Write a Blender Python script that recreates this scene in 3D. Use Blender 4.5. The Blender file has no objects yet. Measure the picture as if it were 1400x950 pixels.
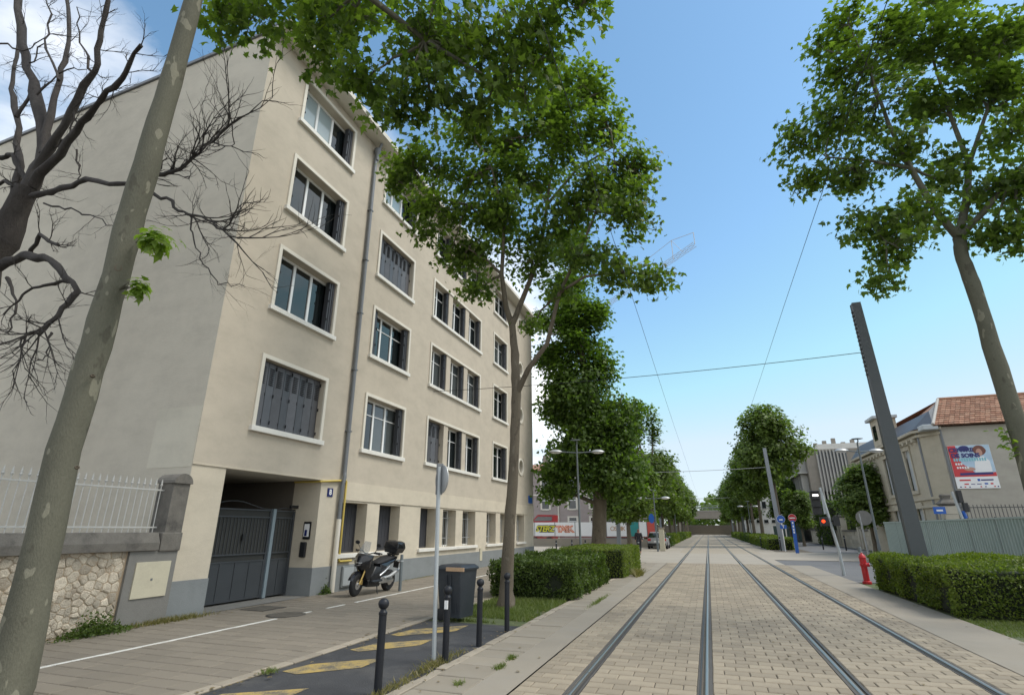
import bpy, bmesh, math, random
import numpy as np
from mathutils import Vector, Matrix
random.seed(7); RNG = np.random.default_rng(11)
scn = bpy.context.scene
COL = scn.collection
rad = math.radians

# ------------------------------------------------------------------ camera
CAM_H, PITCH, YAW, FPX = 1.72, rad(18.884), rad(19.311), 725.0
cd = bpy.data.cameras.new('camera'); cam = bpy.data.objects.new('camera', cd); COL.objects.link(cam)
cd.sensor_width = 36.0; cd.lens = FPX / 1400 * 36.0; cd.clip_end = 6000; cd.clip_start = 0.05
cam.location = (0, 0, CAM_H); cam.rotation_euler = (math.pi / 2 + PITCH, 0, YAW)
scn.camera = cam

# ------------------------------------------------------------------ world, sun, exposure
SUN_AZ, SUN_EL = rad(76), rad(56)          # azimuth clockwise from the track direction (+Y)
world = bpy.data.worlds.new('World'); scn.world = world; world.use_nodes = True
wt = world.node_tree; wt.nodes.clear()
def wn(t, **k):
    n = wt.nodes.new(t)
    for a, b in k.items(): setattr(n, a, b)
    return n
sky = wn('ShaderNodeTexSky', sky_type='NISHITA'); sky.sun_disc = False
sky.sun_elevation = SUN_EL; sky.sun_rotation = SUN_AZ
sky.altitude = 30; sky.air_density = 1.1; sky.dust_density = 0.25; sky.ozone_density = 1.5
tc = wn('ShaderNodeTexCoord')
sep = wn('ShaderNodeSeparateXYZ'); wt.links.new(tc.outputs['Generated'], sep.inputs[0])
# clouds: direction projected onto a flat layer overhead
zz = wn('ShaderNodeMath', operation='ADD'); zz.inputs[1].default_value = 0.16; wt.links.new(sep.outputs['Z'], zz.inputs[0])
zm = wn('ShaderNodeMath', operation='MAXIMUM'); zm.inputs[1].default_value = 0.03; wt.links.new(zz.outputs[0], zm.inputs[0])
dv = wn('ShaderNodeVectorMath', operation='DIVIDE'); cb = wn('ShaderNodeCombineXYZ')
for i in range(3): wt.links.new(zm.outputs[0], cb.inputs[i])
wt.links.new(tc.outputs['Generated'], dv.inputs[0]); wt.links.new(cb.outputs[0], dv.inputs[1])
nz = wn('ShaderNodeTexNoise'); nz.inputs['Scale'].default_value = 1.15; nz.inputs['Detail'].default_value = 9; nz.inputs['Roughness'].default_value = 0.56; nz.inputs['Distortion'].default_value = 0.35
wt.links.new(dv.outputs[0], nz.inputs['Vector'])
# broken cloud over most of the sky, with a wide clear gap to the north and north-east
dx = wn('ShaderNodeSeparateXYZ'); wt.links.new(dv.outputs[0], dx.inputs[0])
def wmap(src, f0, f1, t0, t1):
    n = wn('ShaderNodeMapRange', interpolation_type='SMOOTHSTEP'); wt.links.new(src, n.inputs['Value'])
    for k, v in (('From Min', f0), ('From Max', f1), ('To Min', t0), ('To Max', t1)): n.inputs[k].default_value = v
    return n.outputs[0]
west = wmap(dx.outputs['X'], -0.1, -0.75, 0.0, 1.0); south = wmap(dx.outputs['Y'], 0.75, -0.1, 0.0, 1.0)
ym = wn('ShaderNodeMath', operation='MAXIMUM'); wt.links.new(sep.outputs['Y'], ym.inputs[0]); ym.inputs[1].default_value = 0.02
rat = wn('ShaderNodeMath', operation='DIVIDE'); wt.links.new(sep.outputs['X'], rat.inputs[0]); wt.links.new(ym.outputs[0], rat.inputs[1])
east = wmap(rat.outputs[0], 0.60, 0.95, 0.0, 1.0)  # out-of-view eastern cloud, added so the window panes reflect broken white
mx0 = wn('ShaderNodeMath', operation='MAXIMUM'); wt.links.new(west, mx0.inputs[0]); wt.links.new(east, mx0.inputs[1])
mxm = wn('ShaderNodeMath', operation='MAXIMUM'); wt.links.new(mx0.outputs[0], mxm.inputs[0]); wt.links.new(south, mxm.inputs[1])
mr = wn('ShaderNodeMapRange'); wt.links.new(mxm.outputs[0], mr.inputs['Value']); mr.inputs['To Min'].default_value = -0.30; mr.inputs['To Max'].default_value = 0.09
ad = wn('ShaderNodeMath', operation='ADD'); wt.links.new(nz.outputs['Fac'], ad.inputs[0]); wt.links.new(mr.outputs[0], ad.inputs[1])
cr = wn('ShaderNodeValToRGB'); cr.color_ramp.elements[0].position = 0.44; cr.color_ramp.elements[1].position = 0.72
cr.color_ramp.elements[0].color = (0, 0, 0, 1); cr.color_ramp.elements[1].color = (1, 1, 1, 1)
wt.links.new(ad.outputs[0], cr.inputs[0])
mx = wn('ShaderNodeMix', data_type='RGBA'); mx.inputs['B'].default_value = (7.6, 7.5, 7.4, 1)
hs = wn('ShaderNodeHueSaturation'); hs.inputs['Hue'].default_value = 0.487; hs.inputs['Saturation'].default_value = 1.06; hs.inputs['Value'].default_value = 1.02
wt.links.new(sky.outputs[0], hs.inputs['Color'])
cap = wn('ShaderNodeMix', data_type='RGBA', blend_type='DARKEN'); cap.inputs['Factor'].default_value = 0.85; cap.inputs['B'].default_value = (3.45, 4.05, 4.65, 1)   # the photograph's hazy pale-blue horizon
wt.links.new(hs.outputs[0], cap.inputs['A'])
wt.links.new(cr.outputs[0], mx.inputs['Factor']); wt.links.new(cap.outputs['Result'], mx.inputs['A'])
bg = wn('ShaderNodeBackground'); bg.inputs['Strength'].default_value = 0.11
wo = wn('ShaderNodeOutputWorld'); wt.links.new(mx.outputs['Result'], bg.inputs[0]); wt.links.new(bg.outputs[0], wo.inputs[0])
sl = bpy.data.lights.new('sun', 'SUN'); sl.energy = 1.45; sl.angle = rad(24); sl.color = (1, 0.95, 0.87)
so = bpy.data.objects.new('sun', sl); COL.objects.link(so)
sdir = Vector((math.sin(SUN_AZ) * math.cos(SUN_EL), math.cos(SUN_AZ) * math.cos(SUN_EL), math.sin(SUN_EL)))
so.rotation_euler = sdir.to_track_quat('Z', 'Y').to_euler(); so.location = (40, 10, 60)
vs = scn.view_settings; vs.view_transform = 'Standard'; vs.look = 'None'; vs.gamma = 1.0; vs.exposure = 0.92; vs.use_curve_mapping = False

# ------------------------------------------------------------------ helpers
_F = np.array([-math.sin(YAW) * math.cos(PITCH), math.cos(YAW) * math.cos(PITCH), math.sin(PITCH)])
_R = np.array([math.cos(YAW), math.sin(YAW), 0.0]); _U = np.cross(_R, _F); _C = np.array([0, 0, CAM_H])
def at(px, py, Y):                       # a point of the photograph at its true distance Y along the street
    d = _F * FPX + _R * (px - 700) + _U * (475 - py)
    return tuple(_C + d * (Y / d[1]))
def proj(p):
    d = np.asarray(p, float) - _C; z = d @ _F
    return (700 + FPX * (d @ _R) / z, 475 - FPX * (d @ _U) / z, z)

ORG = {}
def tag(o, label=None, cat=None, group=None, kind=None):
    if label: o['label'] = label
    if cat: o['category'] = cat
    if group: o['group'] = group
    if kind: o['kind'] = kind
    return o
def thing(name, label, cat, loc=(0, 0, 0), group=None):
    o = bpy.data.objects.new(name, None); COL.objects.link(o); o.location = loc; o.empty_display_size = 0.2
    ORG[o] = tuple(loc); return tag(o, label, cat, group)
def link_mesh(name, me, parent=None, m=None, loc=None):
    o = bpy.data.objects.new(name, me); COL.objects.link(o)
    if m is not None and not me.materials: me.materials.append(m)
    if parent is not None: o.parent = parent; ORG[o] = ORG.get(parent, (0, 0, 0))
    else: ORG[o] = (0, 0, 0)
    if loc is not None: o.location = loc
    return o
def copy_tree(o, parent=None, loc=None, rotz=None, scale=None):
    c = o.copy(); COL.objects.link(c)
    if parent is not None: c.parent = parent
    for ch in o.children: copy_tree(ch, c)
    if loc is not None: c.location = loc
    if rotz is not None: c.rotation_euler = (0, 0, rotz)
    if scale is not None: c.scale = scale
    ORG[c] = (0, 0, 0) if loc is None else tuple(loc)
    return c

class MB:
    def __init__(s): s.v = []; s.f = []; s.mi = []; s.cur = 0
    def add(s, vs, fs):
        b = len(s.v); s.v += [tuple(v) for v in vs]
        for f in fs: s.f.append(tuple(i + b for i in f)); s.mi.append(s.cur)
        return s
    def box(s, x0, x1, y0, y1, z0, z1):
        vs = [(x, y, z) for z in (z0, z1) for y in (y0, y1) for x in (x0, x1)]
        return s.add(vs, [(0, 2, 3, 1), (4, 5, 7, 6), (0, 1, 5, 4), (2, 6, 7, 3), (0, 4, 6, 2), (1, 3, 7, 5)])
    def bbox(s, x0, x1, y0, y1, z0, z1, b=0.01):      # bevelled box
        bm = bmesh.new(); bmesh.ops.create_cube(bm, size=1)
        for v in bm.verts: v.co = Vector(((x0 + x1) / 2 + v.co.x * (x1 - x0), (y0 + y1) / 2 + v.co.y * (y1 - y0), (z0 + z1) / 2 + v.co.z * (z1 - z0)))
        bmesh.ops.bevel(bm, geom=bm.edges[:], offset=b, segments=2, affect='EDGES', profile=0.6)
        s.addbm(bm); return s
    def addbm(s, bm):
        bm.verts.index_update(); s.add([v.co[:] for v in bm.verts], [[v.index for v in f.verts] for f in bm.faces]); bm.free()
    def obox(s, c, size, M):
        vs = []
        for z in (-.5, .5):
            for y in (-.5, .5):
                for x in (-.5, .5): vs.append(Vector(c) + M @ Vector((x * size[0], y * size[1], z * size[2])))
        return s.add(vs, [(0, 2, 3, 1), (4, 5, 7, 6), (0, 1, 5, 4), (2, 6, 7, 3), (0, 4, 6, 2), (1, 3, 7, 5)])
    def quad(s, a, b, c, d): return s.add([a, b, c, d], [(0, 1, 2, 3)])
    def tube(s, pts, rr, n=8, caps=True, wob=0.0, seed=0):
        pts = [Vector(p) for p in pts]
        if not hasattr(rr, '__len__'): rr = [rr] * len(pts)
        base = len(s.v); up = None; rings = []
        for i, p in enumerate(pts):
            t = (pts[min(i + 1, len(pts) - 1)] - pts[max(i - 1, 0)])
            if t.length < 1e-9: t = Vector((0, 0, 1))
            t.normalize()
            if up is None:
                up = Vector((1, 0, 0)) if abs(t.x) < 0.9 else Vector((0, 1, 0))
            u = (up - t * up.dot(t)); u.normalize(); w = t.cross(u); up = u
            ring = []
            for k in range(n):
                a = 2 * math.pi * k / n
                r = rr[i] * (1 + wob * (math.sin(3 * a + i * 0.7 + seed) * 0.5 + math.sin(2 * a - i * 1.3 + seed * 2) * 0.5))
                ring.append(p + u * (r * math.cos(a)) + w * (r * math.sin(a)))
            rings.append(ring)
        vs = [v for r in rings for v in r]; fs = []
        for i in range(len(pts) - 1):
            for k in range(n):
                a = i * n + k; b = i * n + (k + 1) % n; fs.append((a, b, b + n, a + n))
        if caps: fs.append(tuple(range(n))[::-1]); fs.append(tuple(range((len(pts) - 1) * n, len(pts) * n)))
        return s.add(vs, fs)
    def cyl(s, p0, p1, r0, r1=None, n=12): return s.tube([p0, p1], [r0, r0 if r1 is None else r1], n)
    def lathe(s, prof, c=(0, 0, 0), n=16, M=None):      # profile of (r, z)
        vs = []; fs = []
        for r, z in prof:
            for k in range(n):
                a = 2 * math.pi * k / n; p = Vector((r * math.cos(a), r * math.sin(a), z))
                if M: p = M @ p
                vs.append(Vector(c) + p)
        for i in range(len(prof) - 1):
            for k in range(n):
                a = i * n + k; b = i * n + (k + 1) % n; fs.append((a, b, b + n, a + n))
        fs.append(tuple(range(n))[::-1]); fs.append(tuple(range((len(prof) - 1) * n, len(prof) * n)))
        return s.add(vs, fs)
    def prism(s, poly, axis, a, b):     # polygon in the two other axes, extruded along axis from a to b
        def P(u, v, w):
            return {'x': (w, u, v), 'y': (u, w, v), 'z': (u, v, w)}[axis]
        n = len(poly)
        vs = [P(u, v, a) for u, v in poly] + [P(u, v, b) for u, v in poly]
        fs = [tuple(range(n))[::-1], tuple(range(n, 2 * n))] + [(i, (i + 1) % n, (i + 1) % n + n, i + n) for i in range(n)]
        return s.add(vs, fs)
    def build(s, name, m, parent=None, smooth=False, fixn=True, angle=40):
        o0 = ORG.get(parent, (0, 0, 0)) if parent is not None else (0, 0, 0)
        me = bpy.data.meshes.new(name)
        me.from_pydata([(x - o0[0], y - o0[1], z - o0[2]) for x, y, z in s.v], [], s.f)
        ms = m if isinstance(m, (list, tuple)) else [m]
        for q in ms: me.materials.append(q)
        if len(ms) > 1: me.polygons.foreach_set('material_index', s.mi)
        if fixn and len(s.f) < 60000:
            bm = bmesh.new(); bm.from_mesh(me); bmesh.ops.recalc_face_normals(bm, faces=bm.faces[:]); bm.to_mesh(me); bm.free()
        if smooth:
            me.polygons.foreach_set('use_smooth', [True] * len(me.polygons))
            try: me.set_sharp_from_angle(angle=rad(angle))
            except Exception: pass
        return link_mesh(name, me, parent)
def B(*a): return MB().box(*a)
def arr_mesh(name, V, Fc, m, parent=None, smooth=False):      # numpy verts (n,3) and equal-sized faces (m,k)
    me = bpy.data.meshes.new(name); V = np.asarray(V, np.float32); Fc = np.asarray(Fc, np.int32)
    if parent is not None: V = V - np.array(ORG.get(parent, (0, 0, 0)), np.float32)
    me.vertices.add(len(V)); me.vertices.foreach_set('co', V.ravel())
    k = Fc.shape[1]; me.loops.add(Fc.size); me.loops.foreach_set('vertex_index', Fc.ravel())
    me.polygons.add(len(Fc)); me.polygons.foreach_set('loop_start', np.arange(0, Fc.size, k, dtype=np.int32))
    me.update(calc_edges=True); me.materials.append(m)
    return link_mesh(name, me, parent)
def text_mesh(txt, size, font_bold=0.0, shear=0.0, spacing=1.0):
    cu = bpy.data.curves.new('lettering', 'FONT'); cu.body = txt; cu.size = size; cu.align_x = 'CENTER'; cu.align_y = 'CENTER'
    cu.offset = font_bold; cu.shear = shear; cu.extrude = 0.004; cu.space_character = spacing; cu.resolution_u = 3
    o = bpy.data.objects.new('lettering', cu); COL.objects.link(o)
    dg = bpy.context.evaluated_depsgraph_get(); me = bpy.data.meshes.new_from_object(o.evaluated_get(dg))
    bpy.data.objects.remove(o); bpy.data.curves.remove(cu)
    return me
def put_text(txt, size, loc, xdir, m, parent, bold=0.0, shear=0.0, spacing=1.0, name='lettering'):
    # text standing upright, reading along xdir (horizontal vector)
    me = text_mesh(txt, size, bold, shear, spacing); x = Vector(xdir).normalized(); z = Vector((0, 0, 1)); n = x.cross(z)
    M = Matrix((x, z, n)).transposed().to_4x4(); me.transform(Matrix.Translation(Vector(loc)) @ M)
    o0 = ORG.get(parent, (0, 0, 0)); me.transform(Matrix.Translation(-Vector(o0)))
    me.materials.clear(); me.materials.append(m)
    return link_mesh(name, me, parent)

# ------------------------------------------------------------------ materials
def newmat(name):
    m = bpy.data.materials.new(name); m.use_nodes = True; nt = m.node_tree; nt.nodes.clear()
    out = nt.nodes.new('ShaderNodeOutputMaterial'); return m, nt, out
def N(nt, t, ins=None, **k):
    n = nt.nodes.new(t)
    for a, b in k.items(): setattr(n, a, b)
    for a, b in (ins or {}).items():
        if hasattr(b, 'bl_idname') or isinstance(b, bpy.types.NodeSocket): nt.links.new(b, n.inputs[a])
        else: n.inputs[a].default_value = b
    return n
def c4(c): return (c[0], c[1], c[2], 1)
def sc(c, k): return tuple(min(1, x * k) for x in c)
def coords(nt, stretch=(1, 1, 1)):
    t = N(nt, 'ShaderNodeTexCoord'); mp = N(nt, 'ShaderNodeMapping', {'Vector': t.outputs['Object'], 'Scale': stretch}); return mp.outputs[0]
def noise(nt, vec, scale, detail=4, rough=0.6): return N(nt, 'ShaderNodeTexNoise', {'Vector': vec, 'Scale': scale, 'Detail': detail, 'Roughness': rough}).outputs['Fac']
def ramp(nt, fac, stops):
    r = N(nt, 'ShaderNodeValToRGB', {0: fac}); e = r.color_ramp.elements
    while len(e) < len(stops): e.new(0.5)
    for i, (p, c) in enumerate(stops): e[i].position = p; e[i].color = c4(c) if len(c) == 3 else c
    return r.outputs[0]
def mixc(nt, fac, a, b, mode='MIX'):
    n = N(nt, 'ShaderNodeMix', data_type='RGBA', blend_type=mode)
    for k, v in (('Factor', fac), ('A', a), ('B', b)):
        if isinstance(v, bpy.types.NodeSocket): nt.links.new(v, n.inputs[k])
        else: n.inputs[k].default_value = v if k == 'Factor' else c4(v)
    return n.outputs['Result']
def bump(nt, h, strength=0.3, dist=0.02): return N(nt, 'ShaderNodeBump', {'Height': h, 'Strength': strength, 'Distance': dist}).outputs[0]
def rnd(nt):       # one random number for each piece (its own object, or its own island in a joined mesh)
    a = N(nt, 'ShaderNodeObjectInfo').outputs['Random']; b = N(nt, 'ShaderNodeNewGeometry').outputs['Random Per Island']
    s = N(nt, 'ShaderNodeMath', {0: a, 1: b}, operation='ADD').outputs[0]
    return N(nt, 'ShaderNodeMath', {0: s}, operation='FRACT').outputs[0]
def simple(name, col, rough=0.7, var=0.12, scale=3.0, fine=40.0, bmp=0.15, metal=0.0, stretch=(1, 1, 1), spec=0.5, per_piece=0.0, dirt=None, dirt_amt=0.5, bd=0.01):
    m, nt, out = newmat(name); v = coords(nt, stretch)
    n1 = noise(nt, v, scale, 5); n2 = noise(nt, v, fine, 3)
    c = ramp(nt, n1, [(0.3, sc(col, 1 - var)), (0.7, sc(col, 1 + var))])
    c = mixc(nt, 0.5, c, ramp(nt, n2, [(0.25, sc(col, 1 - var)), (0.75, sc(col, 1 + var))]))
    if per_piece:
        g = ramp(nt, rnd(nt), [(0, (1 - per_piece,) * 3), (1, (1 + per_piece,) * 3)])
        mul = N(nt, 'ShaderNodeVectorMath', {0: c, 1: g}, operation='MULTIPLY'); c = mul.outputs[0]
    if dirt:
        d = ramp(nt, noise(nt, v, scale * 0.6, 6, 0.7), [(0.5, (0, 0, 0)), (0.72, (dirt_amt,) * 3)])
        c = mixc(nt, d, c, dirt)
    p = N(nt, 'ShaderNodeBsdfPrincipled', {'Base Color': c, 'Roughness': rough, 'Metallic': metal, 'Specular IOR Level': spec})
    if bmp: nt.links.new(bump(nt, n2, bmp, bd), p.inputs['Normal'])
    nt.links.new(p.outputs[0], out.inputs[0]); return m
def emis(name, col, s):
    m, nt, out = newmat(name); e = N(nt, 'ShaderNodeEmission', {'Color': c4(col), 'Strength': s}); nt.links.new(e.outputs[0], out.inputs[0]); return m

def plaster(name, col, stain, scale=0.5, bmp=0.25):
    m, nt, out = newmat(name); v = coords(nt); vs_ = coords(nt, (1.6, 1.6, 0.12))
    big = noise(nt, v, scale, 6, 0.62); fine = noise(nt, v, 55, 3); streak = noise(nt, vs_, 1.6, 5, 0.65); mid = noise(nt, v, 4, 5)
    c = ramp(nt, big, [(0.3, sc(col, 0.9)), (0.7, sc(col, 1.07))])
    c = mixc(nt, ramp(nt, streak, [(0.48, (0, 0, 0)), (0.75, (0.5,) * 3)]), c, stain)
    c = mixc(nt, 0.25, c, ramp(nt, fine, [(0.3, sc(col, 0.8)), (0.7, sc(col, 1.18))]))
    c = mixc(nt, 0.4, c, ramp(nt, noise(nt, coords(nt, (1, 1, 1.8)), 1.1, 7, 0.68), [(0.36, sc(col, 0.80)), (0.52, col), (0.68, sc(col, 1.12))]))
    p = N(nt, 'ShaderNodeBsdfPrincipled', {'Base Color': c, 'Roughness': 0.92, 'Specular IOR Level': 0.2})
    h = N(nt, 'ShaderNodeMath', {0: fine, 1: mid}, operation='ADD').outputs[0]
    nt.links.new(bump(nt, h, bmp, 0.02), p.inputs['Normal']); nt.links.new(p.outputs[0], out.inputs[0]); return m

M = {}
M['facade'] = plaster('facade_render', (0.495, 0.44, 0.355), (0.45, 0.40, 0.325))
M['base_render'] = plaster('ground_floor_render', (0.57, 0.51, 0.405), (0.49, 0.44, 0.355))
M['gable'] = plaster('gable_render', (0.57, 0.525, 0.435), (0.51, 0.47, 0.39), 0.35, 0.6)
M['plinth'] = plaster('plinth_paint', (0.225, 0.24, 0.242), (0.175, 0.185, 0.185), 1.2)
M['surround'] = simple('surround_paint', (0.66, 0.62, 0.53), 0.7, 0.06, 2, 30, 0.1)
M['sill'] = simple('sill_paint', (0.72, 0.70, 0.64), 0.6, 0.06, 2, 30, 0.1, dirt=(0.4, 0.38, 0.34), dirt_amt=0.3)
M['soffit'] = simple('soffit_paint', (0.62, 0.59, 0.52), 0.8, 0.05, 1, 30, 0.05)
M['pvc'] = simple('window_frame_white', (0.78, 0.78, 0.76), 0.35, 0.03, 3, 30, 0.0)
M['shutter'] = simple('shutter_metal', (0.040, 0.042, 0.048), 0.5, 0.15, 6, 60, 0.05, per_piece=0.12)
M['shutter_closed'] = simple('shutter_metal_weathered', (0.085, 0.087, 0.095), 0.45, 0.22, 5, 60, 0.05, per_piece=0.2)
M['slot'] = simple('slot_dark', (0.012, 0.012, 0.014), 0.8, 0.1, 4, 30, 0)
M['dark_panel'] = simple('dark_panel', (0.035, 0.037, 0.045), 0.6, 0.2, 3, 40, 0.05, stretch=(1, 1, .2))
def glass(name, col, rough=0.02):
    m, nt, out = newmat(name); v = coords(nt)
    n = noise(nt, v, 1.3, 2); b = bump(nt, n, 0.04, 0.05)
    p = N(nt, 'ShaderNodeBsdfPrincipled', {'Base Color': c4(col), 'Roughness': rough, 'Specular IOR Level': 0.8, 'IOR': 1.55, 'Normal': b})
    nt.links.new(p.outputs[0], out.inputs[0]); return m
M['pane'] = glass('window_glass', (0.012, 0.016, 0.017))
M['pane_mid'] = glass('window_glass_net', (0.075, 0.085, 0.085), 0.04)
M['pane_pale'] = glass('window_glass_pale', (0.30, 0.36, 0.37), 0.05)  # paler blue-grey glass for some top-row panes and the round windows
M['zinc'] = simple('zinc', (0.17, 0.18, 0.19), 0.5, 0.15, 3, 30, 0.1, metal=0.3)
M['yellow_pipe'] = simple('yellow_pipe', (0.58, 0.44, 0.10), 0.5, 0.12, 5, 40, 0.1)
M['gate'] = simple('gate_paint', (0.05, 0.056, 0.062), 0.45, 0.15, 3, 50, 0.08)
M['gate_light'] = simple('gate_post_paint', (0.20, 0.25, 0.28), 0.45, 0.12, 3, 50, 0.08)
M['gate_back'] = simple('gate_backing', (0.030, 0.031, 0.028), 0.7, .2, 3, 40, .05)
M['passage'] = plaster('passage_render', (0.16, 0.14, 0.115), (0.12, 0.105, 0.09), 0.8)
M['white_paint'] = simple('road_paint_white', (0.68, 0.67, 0.62), 0.8, 0.12, 4, 60, 0.2, dirt=(0.28, 0.26, 0.23), dirt_amt=0.7)
M['black_iron'] = simple('bollard_paint', (0.012, 0.014, 0.019), 0.45, 0.2, 8, 60, 0.08, dirt=(0.05, 0.05, 0.048), dirt_amt=0.2, spec=.35)
M['steel'] = simple('galvanised_steel', (0.36, 0.37, 0.37), 0.45, 0.12, 6, 50, 0.06, metal=0.35)
M['light_steel'] = simple('grey_post_paint', (0.40, 0.43, 0.44), 0.45, 0.1, 4, 50, 0.05, metal=0.1)
M['pole_grey'] = simple('catenary_pole_paint', (0.085, 0.095, 0.10), 0.55, 0.1, 4, 50, 0.05)
M['pole_pale'] = simple('catenary_pole_pale_paint', (0.25, 0.27, 0.29), 0.55, 0.1, 4, 50, 0.05)
M['lamp_post'] = simple('lamp_post_paint', (0.115, 0.135, 0.14), 0.5, 0.1, 4, 50, 0.05)
M['rail_head'] = simple('rail_polished', (0.46, 0.42, 0.37), 0.38, 0.08, 2, 80, 0.02, metal=1.0, stretch=(20, 0.5, 1))
M['rail_side'] = simple('rail_groove_steel', (0.075, 0.07, 0.065), 0.5, 0.3, 4, 40, 0.1, metal=0.5, stretch=(4, 1, 1))
M['rail_fill'] = simple('rail_filler_rubber', (0.085, 0.08, 0.072), 0.85, 0.25, 6, 60, 0.3)
M['rubber'] = simple('black_rubber', (0.013, 0.013, 0.014), 0.75, 0.2, 20, 90, 0.2)
M['black_plastic'] = simple('black_plastic', (0.016, 0.017, 0.019), 0.42, 0.2, 8, 60, 0.05)
M['gloss_black'] = simple('gloss_black_panel', (0.012, 0.013, 0.016), 0.2, 0.1, 8, 60, 0.0, spec=0.7)
M['silver'] = simple('silver_alloy', (0.50, 0.50, 0.50), 0.3, 0.08, 8, 60, 0.03, metal=0.8)
M['gold'] = simple('gold_fork', (0.52, 0.36, 0.12), 0.35, 0.08, 8, 60, 0.0, metal=0.7)
m_, nt_, out_ = newmat('clear_screen'); M['screen'] = m_
nt_.links.new(N(nt_, 'ShaderNodeMixShader', {0: .35, 1: N(nt_, 'ShaderNodeBsdfTransparent').outputs[0], 2: N(nt_, 'ShaderNodeBsdfPrincipled', {'Base Color': (.3, .33, .35, 1), 'Roughness': .08}).outputs[0]}).outputs[0], out_.inputs[0])
M['bin'] = simple('bin_plastic', (0.026, 0.032, 0.040), 0.5, 0.15, 5, 60, 0.05, dirt=(0.06, 0.07, 0.075), dirt_amt=0.5)
M['tan_tape'] = simple('tan_tape', (0.45, 0.30, 0.18), 0.7, 0.15, 8, 40, 0.1)
M['red'] = simple('red_paint', (0.48, 0.02, 0.025), 0.4, 0.1, 5, 40, 0.05)
M['blue'] = simple('sign_blue', (0.015, 0.10, 0.42), 0.4, 0.06, 5, 40, 0)
M['navy'] = simple('enamel_navy', (0.012, 0.02, 0.12), 0.3, 0.06, 5, 40, 0)
M['white'] = simple('sign_white', (0.78, 0.78, 0.77), 0.5, 0.05, 5, 40, 0)
M['asphalt'] = simple('lay_by_asphalt', (0.044, 0.045, 0.048), 0.9, 0.4, 1.6, 45, 0.8, dirt=(0.12, 0.115, 0.105), dirt_amt=0.6, bd=0.01)
M['road'] = simple('road_asphalt', (0.135, 0.135, 0.135), 0.9, 0.2, 0.8, 120, 0.4, dirt=(0.2, 0.195, 0.185), dirt_amt=0.4)
M['ground'] = simple('street_ground', (0.20, 0.19, 0.17), 0.95, 0.2, 0.3, 60, 0.3)
M['concrete'] = simple('concrete_pale', (0.275, 0.243, 0.192), 0.88, 0.14, 0.9, 90, 0.3, dirt=(0.27, 0.25, 0.215), dirt_amt=0.55)
M['crossing'] = simple('crossing_concrete', (0.335, 0.298, 0.24), 0.88, 0.1, 0.5, 90, 0.2, dirt=(0.33, 0.29, 0.235), dirt_amt=0.5)
M['mortar'] = simple('joint_sand', (0.125, 0.112, 0.09), 0.95, 0.3, 6, 120, 0.5)
M['walk_joint'] = simple('walk_joint', (0.085, 0.074, 0.058), 0.95, 0.3, 6, 120, 0.5)
M['paver'] = simple('track_paver', (0.295, 0.248, 0.180), 0.88, 0.13, 1.1, 90, 0.35, per_piece=0.15, dirt=(0.155, 0.13, 0.098), dirt_amt=0.75)
M['walk'] = simple('walk_paver', (0.212, 0.184, 0.143), 0.9, 0.13, 0.8, 100, 0.3, per_piece=0.08, dirt=(0.18, 0.155, 0.125), dirt_amt=0.6)
M['slab'] = simple('concrete_slab', (0.265, 0.232, 0.18), 0.9, 0.13, 1.4, 90, 0.35, per_piece=0.09, dirt=(0.25, 0.23, 0.195), dirt_amt=0.55)
M['kerb'] = simple('kerb_stone', (0.31, 0.27, 0.21), 0.9, 0.16, 3, 80, 0.4, per_piece=0.12)
M['earth'] = simple('earth', (0.10, 0.083, 0.06), 0.95, 0.3, 3, 60, 0.6)
M['turf'] = simple('turf', (0.085, 0.105, 0.04), 0.95, 0.35, 2, 40, 0.6)
M['stone'] = simple('rubble_stone', (0.55, 0.485, 0.385), 0.92, 0.3, 9, 50, 1.0, per_piece=0.3, dirt=(0.32, 0.24, 0.16), dirt_amt=0.7, bd=0.03)
M['lime'] = simple('lime_mortar', (0.37, 0.29, 0.20), 0.95, 0.2, 5, 60, 0.8)
M['old_stone'] = simple('weathered_coping', (0.145, 0.135, 0.118), 0.95, 0.3, 4, 50, 0.6, dirt=(0.045, 0.043, 0.04), dirt_amt=0.8)
M['grey_cement'] = simple('grey_cement', (0.19, 0.185, 0.17), 0.95, 0.15, 4, 50, 0.4)
M['cream_panel'] = simple('cream_panel', (0.52, 0.48, 0.36), 0.6, 0.08, 4, 50, 0.1, dirt=(0.38, 0.34, 0.26), dirt_amt=0.5)
M['rail_white'] = simple('railing_paint', (0.44, 0.44, 0.415), 0.6, 0.1, 6, 40, 0.1)
M['wood_dead'] = simple('dead_bark', (0.040, 0.034, 0.030), 0.95, 0.35, 9, 45, 1.0, stretch=(1, 1, 0.35), bd=0.03, dirt=(0.085, 0.076, 0.064), dirt_amt=0.5)
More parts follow.
